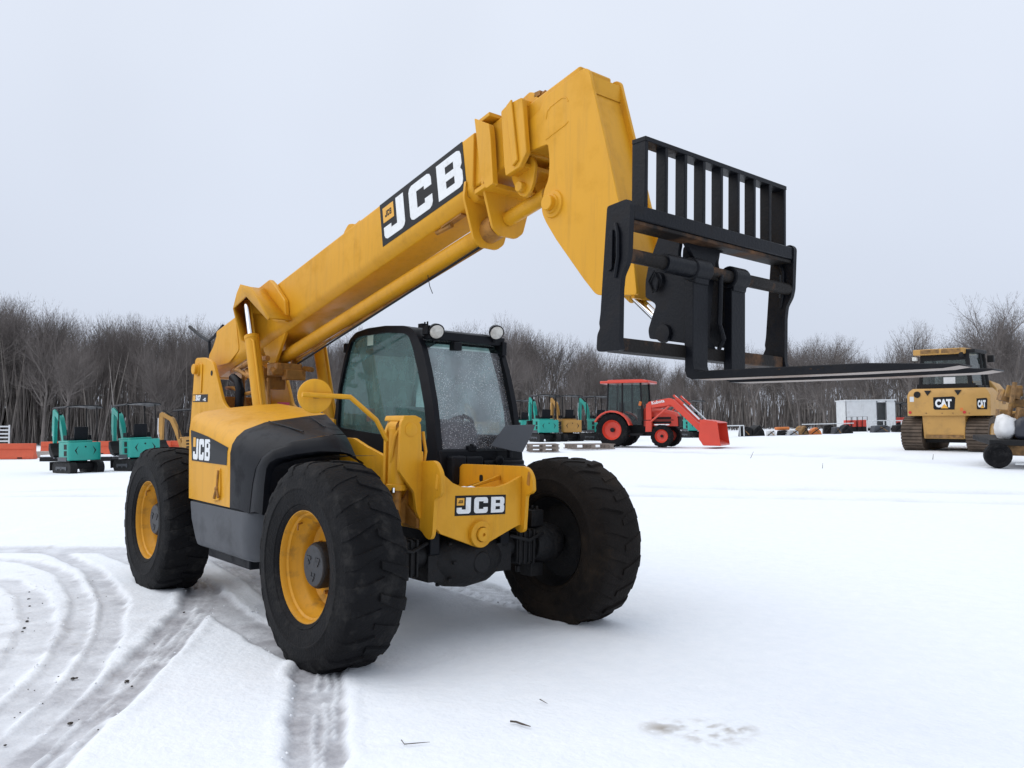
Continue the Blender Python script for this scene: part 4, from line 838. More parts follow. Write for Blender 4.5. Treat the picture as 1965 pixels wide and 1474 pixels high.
for nme, arr in (('slush', slush), ('dirt', dirt)):
    at = gme.attributes.new(nme, 'FLOAT', 'POINT'); at.data.foreach_set('value', arr.ravel().astype(np.float32))
sm = bpy.data.materials.new('snow'); sm.use_nodes = True; n = sm.node_tree.nodes; l = sm.node_tree.links; b = n['Principled BSDF']
tcg = n.new('ShaderNodeTexCoord')
a1 = n.new('ShaderNodeAttribute'); a1.attribute_name = 'slush'; a2 = n.new('ShaderNodeAttribute'); a2.attribute_name = 'dirt'
zf = n.new('ShaderNodeTexNoise'); zf.inputs['Scale'].default_value = 9; zf.inputs['Detail'].default_value = 8; zf.inputs['Roughness'].default_value = .7; l.new(tcg.outputs['Object'], zf.inputs['Vector'])
sn = n.new('ShaderNodeValToRGB'); sn.color_ramp.elements[0].position = .3; sn.color_ramp.elements[1].position = .7; sn.color_ramp.elements[0].color = (.785, .825, .875, 1); sn.color_ramp.elements[1].color = (.84, .87, .91, 1); l.new(zf.outputs[0], sn.inputs[0])
su = n.new('ShaderNodeValToRGB'); su.color_ramp.elements[0].position = .3; su.color_ramp.elements[1].position = .72; su.color_ramp.elements[0].color = (.30, .30, .325, 1); su.color_ramp.elements[1].color = (.54, .545, .575, 1); l.new(zf.outputs[0], su.inputs[0])
x1 = n.new('ShaderNodeMix'); x1.data_type = 'RGBA'; l.new(a1.outputs['Fac'], x1.inputs[0]); l.new(sn.outputs[0], x1.inputs[6]); l.new(su.outputs[0], x1.inputs[7])
x2 = n.new('ShaderNodeMix'); x2.data_type = 'RGBA'; x2.inputs[7].default_value = (.22, .17, .11, 1); l.new(a2.outputs['Fac'], x2.inputs[0]); l.new(x1.outputs[2], x2.inputs[6]); l.new(x2.outputs[2], b.inputs['Base Color'])
rg = n.new('ShaderNodeMapRange'); rg.inputs[3].default_value = .75; rg.inputs[4].default_value = .42; l.new(a1.outputs['Fac'], rg.inputs[0]); l.new(rg.outputs[0], b.inputs['Roughness'])
b.inputs['Specular IOR Level'].default_value = .3
z5 = n.new('ShaderNodeTexNoise'); z5.inputs['Scale'].default_value = 30; z5.inputs['Detail'].default_value = 7; l.new(tcg.outputs['Object'], z5.inputs['Vector'])
bu = n.new('ShaderNodeBump'); bu.inputs['Strength'].default_value = .36; bu.inputs['Distance'].default_value = .02; l.new(z5.outputs[0], bu.inputs['Height']); l.new(bu.outputs[0], b.inputs['Normal'])
gme.materials.append(sm); go = bpy.data.objects.new('snow_ground', gme); COL.objects.link(go); tag(go, kind='structure')

cr_ = MB(); rr = random.Random(12)
for pp, hw, *_r in TR[:6]:
    P = dense(zpts(pp), 80)
    for k in range(34):
        i = rr.randrange(1, 79); d_ = P[i]-P[i-1]; d_ = d_/np.linalg.norm(d_); o_ = hw*rr.choice((-1, 1))*rr.uniform(.85, 1.35); c_ = P[i]+np.array([-d_[1], d_[0]])*o_
        r_ = rr.uniform(.003, .008); m = MB().sphere((c_[0], c_[1], .036+r_*.3), r_, 6, (1.2, 1, .7)); m.v = [(x+rr.uniform(-.25, .25)*r_, y+rr.uniform(-.25, .25)*r_, z) for x, y, z in m.v]; cr_.add(m.v, m.f)
tag(cr_.build('snow_crumbs', SNOWP), 'small crumbs of snow thrown up along the tyre tracks', 'snow', kind='stuff')
# ---- clods, twigs and grass bits lying on the snow
DIRT = mat('wet_soil', (.035, .028, .022), .8, var=.4, scale=20, bump=.4)
cl_ = MB(); rr = random.Random(3)
def clod(px, py, r, flat=.6):
    p = on(px, py, 'Z', .02); m = MB(); m.sphere(p, r, 8, (1, 1.2, flat)); m.v = [(x+rr.uniform(-.2, .2)*r, y+rr.uniform(-.2, .2)*r, z) for x, y, z in m.v]; cl_.add(m.v, m.f)
for p in ((253, 1317), (244, 1307), (56, 1136), (54, 1186), (47, 1205), (43, 1212), (52, 1192), (57, 1163), (55, 1150), (140, 1302), (147, 1301), (135, 1388), (40, 1098), (175, 1067), (92, 1108), (32, 1065), (10, 1430), (240, 1310), (312, 1150), (353, 1175)): clod(p[0], p[1], rr.uniform(.005, .012))
for _ in range(40): clod(rr.uniform(0, 340), rr.uniform(1050, 1450), rr.uniform(.002, .005))
for _ in range(46): clod(rr.gauss(1345, 60), rr.gauss(1425, 12), rr.uniform(.003, .008))
for _ in range(30): clod(rr.uniform(650, 1900), rr.uniform(930, 1470), rr.uniform(.003, .006))
tag(cl_.build('dirt_clods', DIRT), 'crumbs of dark soil scattered over the snow', 'soil', kind='stuff')
STRAW = mat('dead_twig', (.06, .045, .035), .8)
tw_ = [('short dark twig lying on bare snow in front of the machine', [(979, 1384), (990, 1385), (1001, 1389), (1018, 1394)], .005), ('thin forked straw lying on the snow near the bottom edge', [(770, 1420), (776, 1428), (800, 1426), (825, 1424)], .0022), ('pale grass stem lying on the snow below the front tyres', [(1036, 1342), (1050, 1350)], .003),
       ('grass stalk sticking out of the snow by the loader bucket', [(1440, 880), (1446, 868)], .008), ('small dark stalk in the open snow right of the machine', [(1578, 900), (1579, 890)], .008), ('dark stalk sticking up in the snow far right', [(1790, 882), (1791, 873)], .01), ('small twig in the snow between tractor and machine', [(1410, 889), (1420, 893)], .01)]
for lb, pts, r_ in tw_:
    if pts[0][1] > 1000: P = [on(a, c, 'Z', .055) for a, c in pts]
    else:
        b0, t0 = ground_hit(*pts[0]); P = [b0]+[Vector((CAM+ray(a, c)*t0).tolist()) for a, c in pts[1:]]; P[-1].z += .02
    tag(MB().path(P, [r_]*(len(P)-1)+[r_*.4], 5).build('twig', STRAW), lb, 'twig')

# ================================================================== the wood behind the yard
BARK = mat('winter_bark', (.160, .141, .130), .9, var=.35, scale=.6)
TWIG = mat('winter_twigs', (.142, .124, .116), .9, var=.3, scale=.25)
def tree_variant(seed, H=10., spread=.42, dens=1., low=.22):
    rr = random.Random(seed); tr_, cr = MB(), MB()
    def seg(mb, a, b, r0, r1, n): mb.tube(a, b, r0, r1, n, cap=False)
    def rib(a, b, r):
        d = (b-a); s_ = d.orthogonal().normalized()*r; t_ = d.cross(s_).normalized()*r
        cr.add([a-s_-t_*.5, a+s_-t_*.5, a+t_, b], [(0, 1, 3), (1, 2, 3), (2, 0, 3)])
    def grow(p, d, L, r, lev):
        n = 3 if lev < 3 else 2; q = p; dd = d.copy()
        for k in range(n):
            dd = (dd+Vector((rr.uniform(-.22, .22), rr.uniform(-.22, .22), rr.uniform(-.05, .20)))).normalized(); e_ = q+dd*(L/n)
            r1 = r*(1-.28*(k+1)/n*1.6) if lev < 3 else r*.6
            if lev < 3: seg(tr_, q, e_, r*(1-.45*k/n), r*(1-.45*(k+1)/n), 5 if lev == 0 else 3)
            else: rib(q, e_, r*(1-.3*k/n))
            if lev < 4:
                m = {0: 2, 1: 2, 2: 2, 3: 1}[lev] if rr.random() < .85 else 1
                for _ in range(m):
                    if lev == 0 and k == 0 and rr.random() < .5: continue
                    if rr.random() > dens: continue
                    az = rr.uniform(0, 2*math.pi); tilt = rr.uniform(.35, .95)
                    o = dd.orthogonal().normalized(); o = Matrix.Rotation(az, 3, dd) @ o
                    nd = (dd*math.cos(tilt)+o*math.sin(tilt)).normalized()
                    grow(q.lerp(e_, rr.uniform(.2, 1)), nd, L*rr.uniform(.5, .78), r*.5, lev+1)
            q = e_
        if lev < 4:
            for _ in range(2):
                nd = (dd+Vector((rr.uniform(-.5, .5), rr.uniform(-.5, .5), rr.uniform(-.1, .4)))).normalized(); grow(q, nd, L*.68, r*.5, lev+1)
    base = Vector((0, 0, -.3)); th = H*rr.uniform(low, low+.14); top = Vector((rr.uniform(-.3, .3), rr.uniform(-.3, .3), th))
    seg(tr_, base, top*.5, .14, .12, 6); seg(tr_, top*.5, top, .12, .105, 6)
    for k in range(rr.choice((2, 3, 3, 4))):
        az = rr.uniform(0, 6.28); t_ = rr.uniform(.1, .6)*spread*2
        grow(top.lerp(top*.8, rr.random()), Vector((math.cos(az)*math.sin(t_), math.sin(az)*math.sin(t_), math.cos(t_))), H*.30, .10, 0 if k < 2 else 1)
    zmax = max(max(v[2] for v in cr.v), 1); k = H/zmax
    for m in (tr_, cr): m.v = [(x*k, y*k, z*k) for x, y, z in m.v]
    ms = []
    for m, nm, mt in ((tr_, 'trunk', BARK), (cr, 'crown', TWIG)):
        me = bpy.data.meshes.new(nm); me.from_pydata(m.v, [], m.f); me.materials.append(mt); me.update(); ms.append(me)
    return ms
TV = [tree_variant(s_, spread=sp_, low=lw_) for s_, sp_, lw_ in ((1, .42, .22), (2, .5, .2), (3, .38, .3), (4, .55, .16), (5, .42, .26), (6, .48, .2), (7, .35, .34), (8, .5, .24))]
SKY_Y = np.array([(-200, 560), (0, 558), (60, 566), (120, 585), (160, 604), (210, 588), (300, 606), (400, 608), (500, 632), (650, 640), (750, 618), (870, 634), (975, 606), (1040, 632), (1100, 656), (1200, 684), (1300, 694), (1440, 666), (1500, 674), (1560, 640), (1620, 660), (1680, 688), (1740, 650), (1800, 678), (1850, 640), (1965, 610), (2200, 600)])
def horizon(px): return 820.5+(px-CX)*.01573
def add_tree(px, d, ytop, label, group, var=None, wide=1.):
    p = at_depth(px, d); ms = TV[RNG.integers(len(TV)) if var is None else var]
    h = max(2.2, (horizon(px)-ytop)/F_PX*d+CAM[2]-p.z); k = h/10
    o = empty('bare_tree', p, RNG.uniform(0, 6.28), label, 'tree', group); w_ = k*wide*RNG.uniform(.85, 1.1); o.scale = (w_, w_, k)
    for me in ms:
        c = bpy.data.objects.new(me.name, me); COL.objects.link(c); c.parent = o
    return o
def tree_words(px):
    for lim, w_ in ((330, 'behind the two teal excavators at left'), (640, 'behind the boom tower of the yellow machine'), (1010, 'behind the cab of the yellow machine'), (1420, 'behind the red tractor'), (1610, 'behind the row of attachments'), (1730, 'behind the white shed')):
        if px < lim: return 'leafless tree in the dense wood line '+w_, 'bare trees '+w_
    return 'leafless tree in the wood line behind the bulldozer and trailer', 'bare trees behind the bulldozer and trailer'
pxs = np.linspace(-120, 2080, 118)
for i, px in enumerate(pxs):            # skyline row
    px += RNG.uniform(-9, 9); d = RNG.uniform(88, 120); y0 = np.interp(px, SKY_Y[:, 0], SKY_Y[:, 1])
    add_tree(px, d, y0-10+abs(RNG.normal(0, 15)), *tree_words(px), wide=1.0)
for i, px in enumerate(list(np.linspace(-900, -130, 34))+list(np.linspace(2095, 2750, 28))):
    add_tree(px, RNG.uniform(86, 118), np.interp(px, SKY_Y[:, 0], SKY_Y[:, 1])+abs(RNG.normal(0, 15)), *(('leafless tree of the wood continuing to the left', 'bare trees of the wood left of the yard') if px < 0 else ('leafless tree of the wood continuing to the right', 'bare trees of the wood right of the yard')))
for i in range(80):                     # fill rows, lower and nearer
    px = RNG.uniform(-100, 2060); d = RNG.uniform(76, 104); y0 = np.interp(px, SKY_Y[:, 0], SKY_Y[:, 1])
    add_tree(px, d, y0+(800-y0)*RNG.uniform(.12, .5), *tree_words(px), wide=RNG.uniform(.65, 1.0))
for px, d, yt, lb, v, wd in ((1905, 58, 560, 'tallest spreading bare tree behind the bulldozer at the far right', 1, 1.0), (1960, 55, 580, 'bare tree cut by the right edge of the picture, behind the trailer', 3, 1.0), (1745, 66, 610, 'bare tree standing just left of the bulldozer cab roof', 5, .8), (1585, 70, 630, 'lone crooked bare tree between the fork carriage and the bulldozer', 3, 1.0), (1535, 72, 652, 'small bare tree seen beside the right plate of the fork carriage', 0, .9), (1450, 74, 648, 'bare tree seen through the fork carriage opening', 4, .8), (1862, 60, 640, 'slender bare tree rising right above the bulldozer cab', 6, .8), (975, 74, 590, 'tall bare tree rising behind the right work lamp of the cab', 2, .7), (1655, 68, 668, 'thin bare tree left of the bulldozer above the white shed', 7, .9)):
    add_tree(px, d, yt, lb, None, v, wd)
# undergrowth and far stems: one mass nobody could count
r_ = RNG; N = 24000
N = 44000; s_ = r_.uniform(-175, 175, N); d = r_.uniform(82, 135, N); keep = np.abs(s_) < d*1.25; s_, d = s_[keep], d[keep]; N = len(s_)
x, y = sd_xy(s_, d); z = terrain(x, y)-.2; pxx = CX+s_/d*F_PX; yt = np.interp(pxx, SKY_Y[:, 0], SKY_Y[:, 1])
hm = (820.5+(pxx-CX)*.0157-yt)/F_PX*d+CAM[2]-z
h = hm*np.clip(r_.beta(1.8, 2.6, N), .08, .8); wd = r_.uniform(.010, .040, N)*(1+(r_.random(N) < .12)*2.2); lean = r_.normal(0, .08, (N, 2))*h[:, None]
ang = r_.uniform(0, math.pi, N); ox, oy = np.cos(ang)*wd, np.sin(ang)*wd
A = np.stack([x-ox, y-oy, z], -1); B = np.stack([x+ox, y+oy, z], -1); Cc = np.stack([x+lean[:, 0], y+lean[:, 1], z+h], -1); M0 = np.stack([x+lean[:, 0]*.35-oy*.8, y+lean[:, 1]*.35+ox*.8, z+h*.25], -1)
V = np.stack([A, B, Cc, M0], 1).reshape(-1, 3); b0 = np.arange(N)*4
Fc = np.concatenate([np.stack([b0, b0+1, b0+2], -1), np.stack([b0+1, b0+3, b0+2], -1), np.stack([b0+3, b0, b0+2], -1)])
um = bpy.data.meshes.new('undergrowth'); um.vertices.add(len(V)); um.vertices.foreach_set('co', V.ravel()); um.loops.add(Fc.size); um.loops.foreach_set('vertex_index', Fc.ravel().astype(np.int32)); um.polygons.add(len(Fc)); um.polygons.foreach_set('loop_start', np.arange(0, Fc.size, 3, dtype=np.int32)); um.update()
bmt = mat('brush', (.14, .122, .112), .9); nn = bmt.node_tree.nodes; gi = nn.new('ShaderNodeNewGeometry'); rp2 = nn.new('ShaderNodeValToRGB')
rp2.color_ramp.elements[0].color = (.07, .063, .060, 1); rp2.color_ramp.elements[1].color = (.25, .23, .215, 1); e2 = rp2.color_ramp.elements.new(.75); e2.color = (.145, .127, .118, 1)
bmt.node_tree.links.new(gi.outputs['Random Per Island'], rp2.inputs[0]); bmt.node_tree.links.new(rp2.outputs[0], nn['Principled BSDF'].inputs['Base Color'])
um.materials.append(bmt); uo = bpy.data.objects.new('undergrowth', um); COL.objects.link(uo); tag(uo, 'dense leafless brush filling the wood between the trees', 'brush', kind='stuff')

# ================================================================== machines and goods in the yard
TEAL = mat('teal_paint', (.012, .30, .245), .4, var=.08, scale=2, coat=.1)
TAN = mat('ochre_paint', (.42, .22, .045), .45, var=.12, scale=2, dirt=(.2, .12, .05), dirt_amt=.4)
CATY = mat('dozer_yellow', (.47, .26, .065), .5, var=.1, scale=1.5, dirt=(.20, .13, .07), dirt_amt=.45, dscale=2.5)
MUD = mat('muddy_track', (.085, .062, .045), .85, var=.35, scale=5, dirt=(.15, .11, .08), dirt_amt=.6, bump=.3, bscale=20)
ORED = mat('tractor_red', (.62, .055, .028), .38, var=.06, scale=2, coat=.15)
BARR = mat('barrier_orange', (.58, .09, .035), .55, var=.1, scale=2, dirt=(.35, .12, .08), dirt_amt=.4)
WOOD = mat('weathered_wood', (.20, .165, .14), .85, var=.3, scale=6, bump=.2)
WHT = mat('white_metal', (.62, .64, .65), .5, var=.06, dirt=(.35, .33, .3), dirt_amt=.3)
ORG = mat('orange_paint', (.60, .17, .03), .5, var=.15)
BRN = mat('rusty_brown', (.20, .11, .04), .75, var=.5, scale=8, dirt=(.45, .25, .05), dirt_amt=.6)
CONC = mat('concrete_block', (.36, .34, .31), .8, var=.15, bump=.2)
SOFT = mat('snow_layer', (.84, .86, .89), .75, var=.03)
TARPW = mat('white_wrap', (.66, .66, .66), .5, var=.15, bump=.4, bscale=12)
LAMPR = mat('red_lens', (.5, .02, .02), .3)
def place(name, px, depth, turn, label, cat, group=None):
    p = at_depth(px, depth); return empty(name, p, 0, label, cat, group, rot=ground_rot(p, HCAM+turn))
def rbox(mb, x0, x1, y0, y1, z0, z1, r=.06):
    mb.plate(rnd([(x0, y0), (x1, y0), (x1, y1), (x0, y1)], r, 3), 'Z', z0, z1); return mb
def track(mb, x0, x1, L, h, n=5, pad=.06):
    r = h/2; pts = [(L/2-r+r*math.sin(a), r+r*math.cos(a)) for a in np.linspace(0, math.pi, n*2)]+[(-(L/2-r)-r*math.sin(a), r-r*math.cos(a)) for a in np.linspace(0, math.pi, n*2)]
    mb.plate(pts, 'X', x0, x1); per = []
    P = [Vector(p) for p in pts]+[Vector(pts[0])]
    for i in range(len(P)-1):
        d = P[i+1]-P[i]; m = max(1, int(d.length/.11))
        for k in range(m):
            c = P[i]+d*((k+.5)/m); per.append((c, math.atan2(d.y, d.x)))
    for c, a in per: mb.box(((x0+x1)/2, c.x, c.y), (abs(x1-x0)+.01, .075, pad), Matrix.Rotation(a, 3, 'X'))
def excavator(name, body_mat, stripes=False):
    t = empty(name)
    for sx in (-1, 1):
        m = MB(); track(m, sx*.33, sx*.55, 1.55, .36); m.build('track', CAST, t)
        m = MB()
        for k in range(3): m.tube((sx*.555, -.4+.4*k, .18), (sx*.57, -.4+.4*k, .18), .07, n=10)
        m.box((sx*.56, 0, .2), (.02, .7, .08)); m.build('roller_frame', DGRY, t)
    MB().b2(-.34, .34, -.4, .4, .15, .36).build('undercarriage', CAST, t, bevel=.02)
    MB().tube((0, 0, .34), (0, 0, .46), .28, n=20).build('slew_ring', CAST, t)
    m = MB(); m.plate(rnd([(-.56, 1.0), (.56, 1.0), (.56, 1.04), (-.56, 1.04)], 0), 'Z', .10, .40); m.b2(-.4, -.34, .7, 1.02, .18, .24); m.b2(.34, .4, .7, 1.02, .18, .24); m.build('dozer_blade', CAST, t)
    m = MB(); rbox(m, -.54, .54, -.62, .35, .44, 1.06, .14); bd = m.build('body', body_mat, t, bevel=.03, seg=3)
    m = MB(); rbox(m, -.52, .30, -.50, .45, 1.055, 1.12, .1); m.build('deck', body_mat, t, bevel=.02)
    m = MB(); m.b2(-.56, -.52, -.45, .30, .42, .56); m.build('side_step', DGRY, t)
    for z in (.60, .82):
        m = MB(); m.b2(-.545, -.535, -.44, -.20, z, z+.17); m.build('vent', CAST, bd)
    for sx in (-1, 1):
        m = MB(); c = sx*.23
        m.plate([(c-sx*.0, .93), (c+sx*.12, .78), (c+sx*.02, .62), (c+sx*.07, .78)], 'Y', -.6245, -.619); m.build('chevron', CAST, bd)
    m = MB(); m.tube((0, -.619, .90), (0, -.625, .90), .03, n=12); m.build('filler_cap', CAST, bd)
    if stripes:
        for k in range(4):
            m = MB(); m.b2(-.546, -.540, -.40, .05, .52+k*.13, .59+k*.13); m.build('stripe', CAST, bd)
    m = MB(); m.box((.02, -.18, 1.36), (.44, .10, .46), Matrix.Rotation(.12, 3, 'X')); m.box((.02, .04, 1.17), (.44, .42, .10)); m.build('seat', PLAS, t, bevel=.03, seg=3)
    for sx in (-.35, .35): MB().b2(sx-.05, sx+.05, -.1, .25, 1.15, 1.30).build('armrest', PLAS, t, bevel=.01)
    for x, y in ((-.46, -.42), (.46, -.42), (-.46, .48), (.46, .48)): MB().tube((x, y, 1.05), (x*.98, y, 2.25), .022, n=8).build('canopy_post', CAST, t)
    m = MB(); pr_ = [(-.62, 2.24), (-.55, 2.29), (-.2, 2.32), (.2, 2.32), (.55, 2.29), (.62, 2.24)]
    m.plate(pr_+[(x*.99, z-.03) for x, z in pr_[::-1]], 'Y', -.56, .66); m.build('canopy_roof', PLAS, t, bevel=.01)
    for x in (-.2, .2): MB().tube((x, .42, 1.1), (x, .46, 1.5), .018, n=6).build('control_lever', CAST, t)
    bx = -.18
    m = MB(); o1 = [(.45, .62), (.60, .58), (.92, 1.45), (1.12, 1.85), (1.62, 2.12), (1.60, 2.24), (1.45, 2.22), (.98, 1.98), (.76, 1.55)]
    m.plate(rnd(o1, .06, 3), 'Y', 0, .16); m.v = [(bx-.08+y, x, z) for x, y, z in m.v]; m.build('boom', body_mat, t, bevel=.01)
    m = MB(); m.plate(rnd([(1.50, 2.26), (1.66, 2.20), (1.74, 1.6), (1.66, 1.02), (1.56, 1.02), (1.52, 1.6), (1.46, 2.1)], .04, 3), 'Y', 0, .12); m.v = [(bx-.06+y, x, z) for x, y, z in m.v]; m.build('arm', body_mat, t, bevel=.01)
    m = MB(); m.plate(rnd([(1.55, 1.05), (1.70, 1.02), (1.72, .80), (1.55, .58), (1.25, .52), (1.22, .60), (1.38, .72), (1.50, .88)], .03, 3), 'Y', -.12, .24); m.v = [(bx-.06+y, x, z) for x, y, z in m.v]; bk = m.build('bucket', CAST, t, bevel=.008)
    for k in range(4): MB().box((bx-.16+.105*k, 1.19, .53), (.05, .12, .05)).build('bucket_tooth', DGRY, bk)
    m = MB(); m.tube((bx, .55, .85), (bx, 1.0, 1.62), .045, n=10); m.build('boom_ram', CAST, t)
    m = MB(); m.tube((bx, 1.05, 2.05), (bx, 1.50, 2.32), .04, n=10); m.build('arm_ram', CAST, t)
    m = MB(); m.tube((bx, 1.76, 2.0), (bx, 1.80, 1.3), .035, n=10); m.tube((bx, 1.80, 1.3), (bx, 1.72, 1.0), .02, n=8); m.build('bucket_ram', CHR, t)
    m = MB(); m.b2(bx-.1, bx+.1, .33, .55, .5, .85); m.build('swing_post', body_mat, t, bevel=.02)
    return t
ex_teal = excavator('mini_excavator', TEAL); ex_tan = excavator('mini_excavator', TAN, True)
GX_ = 'small excavators parked in rows'
exs = [(ex_teal, 155, 28.9, .84, 'teal mini excavator nearest the left edge, boom raised beside its canopy'), (ex_teal, 270, 29.2, .80, 'teal mini excavator parked behind the rear wheel of the yellow machine'),
       (ex_tan, 380, 36, 1.25, 'ochre mini excavator half hidden behind the boom tower'),
       (ex_teal, 1046, 41.5, .32, 'teal mini excavator left of an ochre one, seen right of the cab'), (ex_tan, 1090, 42.5, .35, 'ochre striped mini excavator between two teal ones behind the pallets'), (ex_teal, 1150, 43.5, .45, 'teal mini excavator with raised arm beside the red tractor'),
       (ex_tan, 935, 46, .6, 'ochre mini excavator seen through the wet windscreen'), (ex_teal, 1004, 50, .7, 'teal mini excavator peeking out just right of the cab'), (ex_teal, 1330, 52, .2, 'dark canopied mini excavator hidden behind the red loader arms')]
used = set()
for src, px, dp, turn, lb in exs:
    o = src if id(src) not in used else copy_tree(src); used.add(id(src))
    p = at_depth(px, dp); o.location = p; o.rotation_euler = ground_rot(p, HCAM+turn).to_euler(); tag(o, lb, 'excavator', GX_)

# ---- red tractor with loader (local x forward, y left)
t = place('tractor', 1228, 30.6, -.42, 'bright red cab tractor with front loader and bucket, parked side-on in the snow', 'tractor')
def twheel(x, y, r, w, rr_, side):
    n = 40; m = MB().lathe([(rr_, .85*side), (rr_*.98, .6*side), (rr_*.8, .25*side), (rr_*.35, .15*side), (0, .15*side)], (0, 0, 0), (0, 1, 0), 28); m.v = [(a, b*w/2, c) for a, b, c in m.v]
    o = m.build('wheel', ORED, t); o.location = (x, y, r)
    m = MB(); m.lathe([(rr_, -.42*w), (r*.8, -.5*w), (r*.93, -.45*w), (r*.96, 0), (r*.93, .45*w), (r*.8, .5*w), (rr_, .42*w)], (0, 0, 0), (0, 1, 0), n)
    for sg in (-1, 1):
        for k in range(16):
            a = 2*math.pi*(k+(.5 if sg > 0 else 0))/16; secs = []
            for q in (0, .5, 1):
                th = a-.28*q; yy = sg*(.02+q*.46*w); hh = r*(1.0 if q < 1 else .95)
                secs.append([((r*.92)*math.sin(th-.05), yy, (r*.92)*math.cos(th-.05)), (hh*math.sin(th-.035), yy, hh*math.cos(th-.035)), (hh*math.sin(th+.035), yy, hh*math.cos(th+.035)), ((r*.92)*math.sin(th+.05), yy, (r*.92)*math.cos(th+.05))])
            m.loft(secs)
    m.build('tyre', RUB, o); MB().tube((0, side*.1*w, 0), (0, side*.3*w, 0), rr_*.22, n=12).build('hub', CAST, o)
for sd_ in (-1, 1): twheel(-.78, sd_*.72, .62, .42, .36, sd_); twheel(1.0, sd_*.66, .40, .28, .235, sd_)
MB().b2(-.95, .95, -.28, .28, .40, .95).build('gearbox', CAST, t, bevel=.03)
m = MB(); m.loft([[Vector((x, y, z)) for y, z in ((-w_, .75), (-w_, h_-.12), (-w_+.1, h_), (w_-.1, h_), (w_, h_-.12), (w_, .75))] for x, w_, h_ in ((.25, .34, 1.42), (.9, .32, 1.38), (1.35, .30, 1.26), (1.48, .26, 1.12))]); hdd = m.build('bonnet', ORED, t, bevel=.02)
for z in (.85, 1.0): MB().b2(.55, 1.25, -.345, -.335, z, z+.08).build('side_grille', CAST, hdd)
MB().b2(1.45, 1.52, -.24, .24, .72, 1.1).build('front_grille', CAST, hdd, bevel=.02)
for x, y in ((.28, -.60), (.28, .60), (-.45, -.66), (-.45, .66), (-1.05, -.62), (-1.05, .62)): MB().tube((x, y, .95), (x*.9-.04, y*.96, 2.32), .035, n=8).build('cab_post', CAST, t)
for sd_ in (-1, 1):
    m = MB(); m.add([(.25, sd_*.61, .80), (-.42, sd_*.665, .80), (-.43, sd_*.64, 2.3), (.21, sd_*.58, 2.3)], [(0, 1, 2, 3)]); m.build('door_glass', GGEN, t)
    m = MB(); m.add([(-.47, sd_*.665, 1.25), (-1.05, sd_*.63, 1.25), (-.99, sd_*.6, 2.3), (-.46, sd_*.64, 2.3)], [(0, 1, 2, 3)]); m.build('quarter_glass', GGEN, t)
    arc = [(-.78+.72*math.cos(a), .62+.70*math.sin(a)) for a in np.linspace(.25, 2.7, 10)]
    m = MB(); m.plate(arc+[(-.78+.66*math.cos(a), .62+.64*math.sin(a)) for a in np.linspace(2.7, .25, 10)], 'Y', sd_*.52, sd_*.95); m.build('fender', ORED, t, bevel=.01)
    m = MB(); m.b2(-.25, .30, sd_*.34, sd_*.70, .42, .50); m.build('step', CAST, t)
    MB().tube((.20, sd_*.66, 1.5), (.24, sd_*.70, 1.62), .05, n=8).build('turn_lamp', ORG, t)
m = MB(); m.add([(.25, -.58, 1.0), (.25, .58, 1.0), (.21, .56, 2.3), (.21, -.56, 2.3)], [(0, 1, 2, 3)]); m.build('front_glass', GGEN, t)
m = MB(); m.add([(-1.05, -.6, 1.2), (-1.05, .6, 1.2), (-1.0, .57, 2.3), (-1.0, -.57, 2.3)], [(0, 1, 2, 3)]); m.build('rear_glass', GGEN, t)
m = MB(); rbox(m, -1.30, .52, -.70, .70, 2.31, 2.40, .12); rbox(m, -1.05, .30, -.6, .6, 2.395, 2.44, .12); m.build('cab_roof', ORED, t, bevel=.02, seg=3)
m = MB(); m.box((-.65, 0, 1.35), (.12, .45, .6)); m.box((-.45, 0, 1.05), (.45, .45, .12)); m.build('seat', PLAS, t, bevel=.03)
MB().b2(.0, .22, -.3, .3, .95, 1.38).build('dash', PLAS, t, bevel=.03)
for sd_ in (-1, 1):
    y0 = sd_*.52; y1 = sd_*.60
    m = MB(); m.plate(rnd([(.38, 1.42), (.5, 1.62), (1.25, 1.75), (1.40, 1.70), (2.35, .78), (2.42, .58), (2.28, .56), (2.15, .70), (1.30, 1.50), (.62, 1.40)], .05, 3), 'Y', y0, y1); m.build('loader_arm', ORED, t, bevel=.01)
    m = MB(); m.plate([(.38, .55), (.62, .55), (.60, 1.55), (.42, 1.55)], 'Y', y0-.03*sd_, y0+.10*sd_); m.build('loader_post', ORED, t, bevel=.01)
    m = MB(); m.tube((.6, sd_*.62, .92), (1.25, sd_*.62, 1.45), .035, n=8); m.build('lift_cylinder', ORED, t)
    m = MB(); m.tube((1.45, sd_*.56, 1.82), (2.30, sd_*.56, .98), .028, n=8); m.build('bucket_cylinder', CHR, t)
    m = MB(); m.tube((1.40, sd_*.56, 1.84), (1.75, sd_*.56, 1.52), .042, n=8); m.build('cylinder_barrel', ORED, t)
m = MB(); m.tube((2.1, -.55, .85), (2.1, .55, .85), .05, n=10); m.build('cross_tube', ORED, t)
m = MB(); bprof = [(2.38, .95), (2.50, .98), (2.95, .90), (3.02, .86), (2.62, .80), (2.60, .35), (3.08, .12), (3.08, .07), (2.50, .08), (2.34, .30)]
m.plate(bprof, 'Y', -.92, .92)
m.plate([(2.40, .94), (2.98, .88), (3.08, .08), (2.48, .09), (2.36, .3)], 'Y', -.94, -.915); m.plate([(2.40, .94), (2.98, .88), (3.08, .08), (2.48, .09), (2.36, .3)], 'Y', .915, .94)
bk = m.build('bucket', ORED, t, bevel=.008)
MB().b2(.2, 1.4, -.62, -.60, .95, .98).build('hose_run', CAST, t)
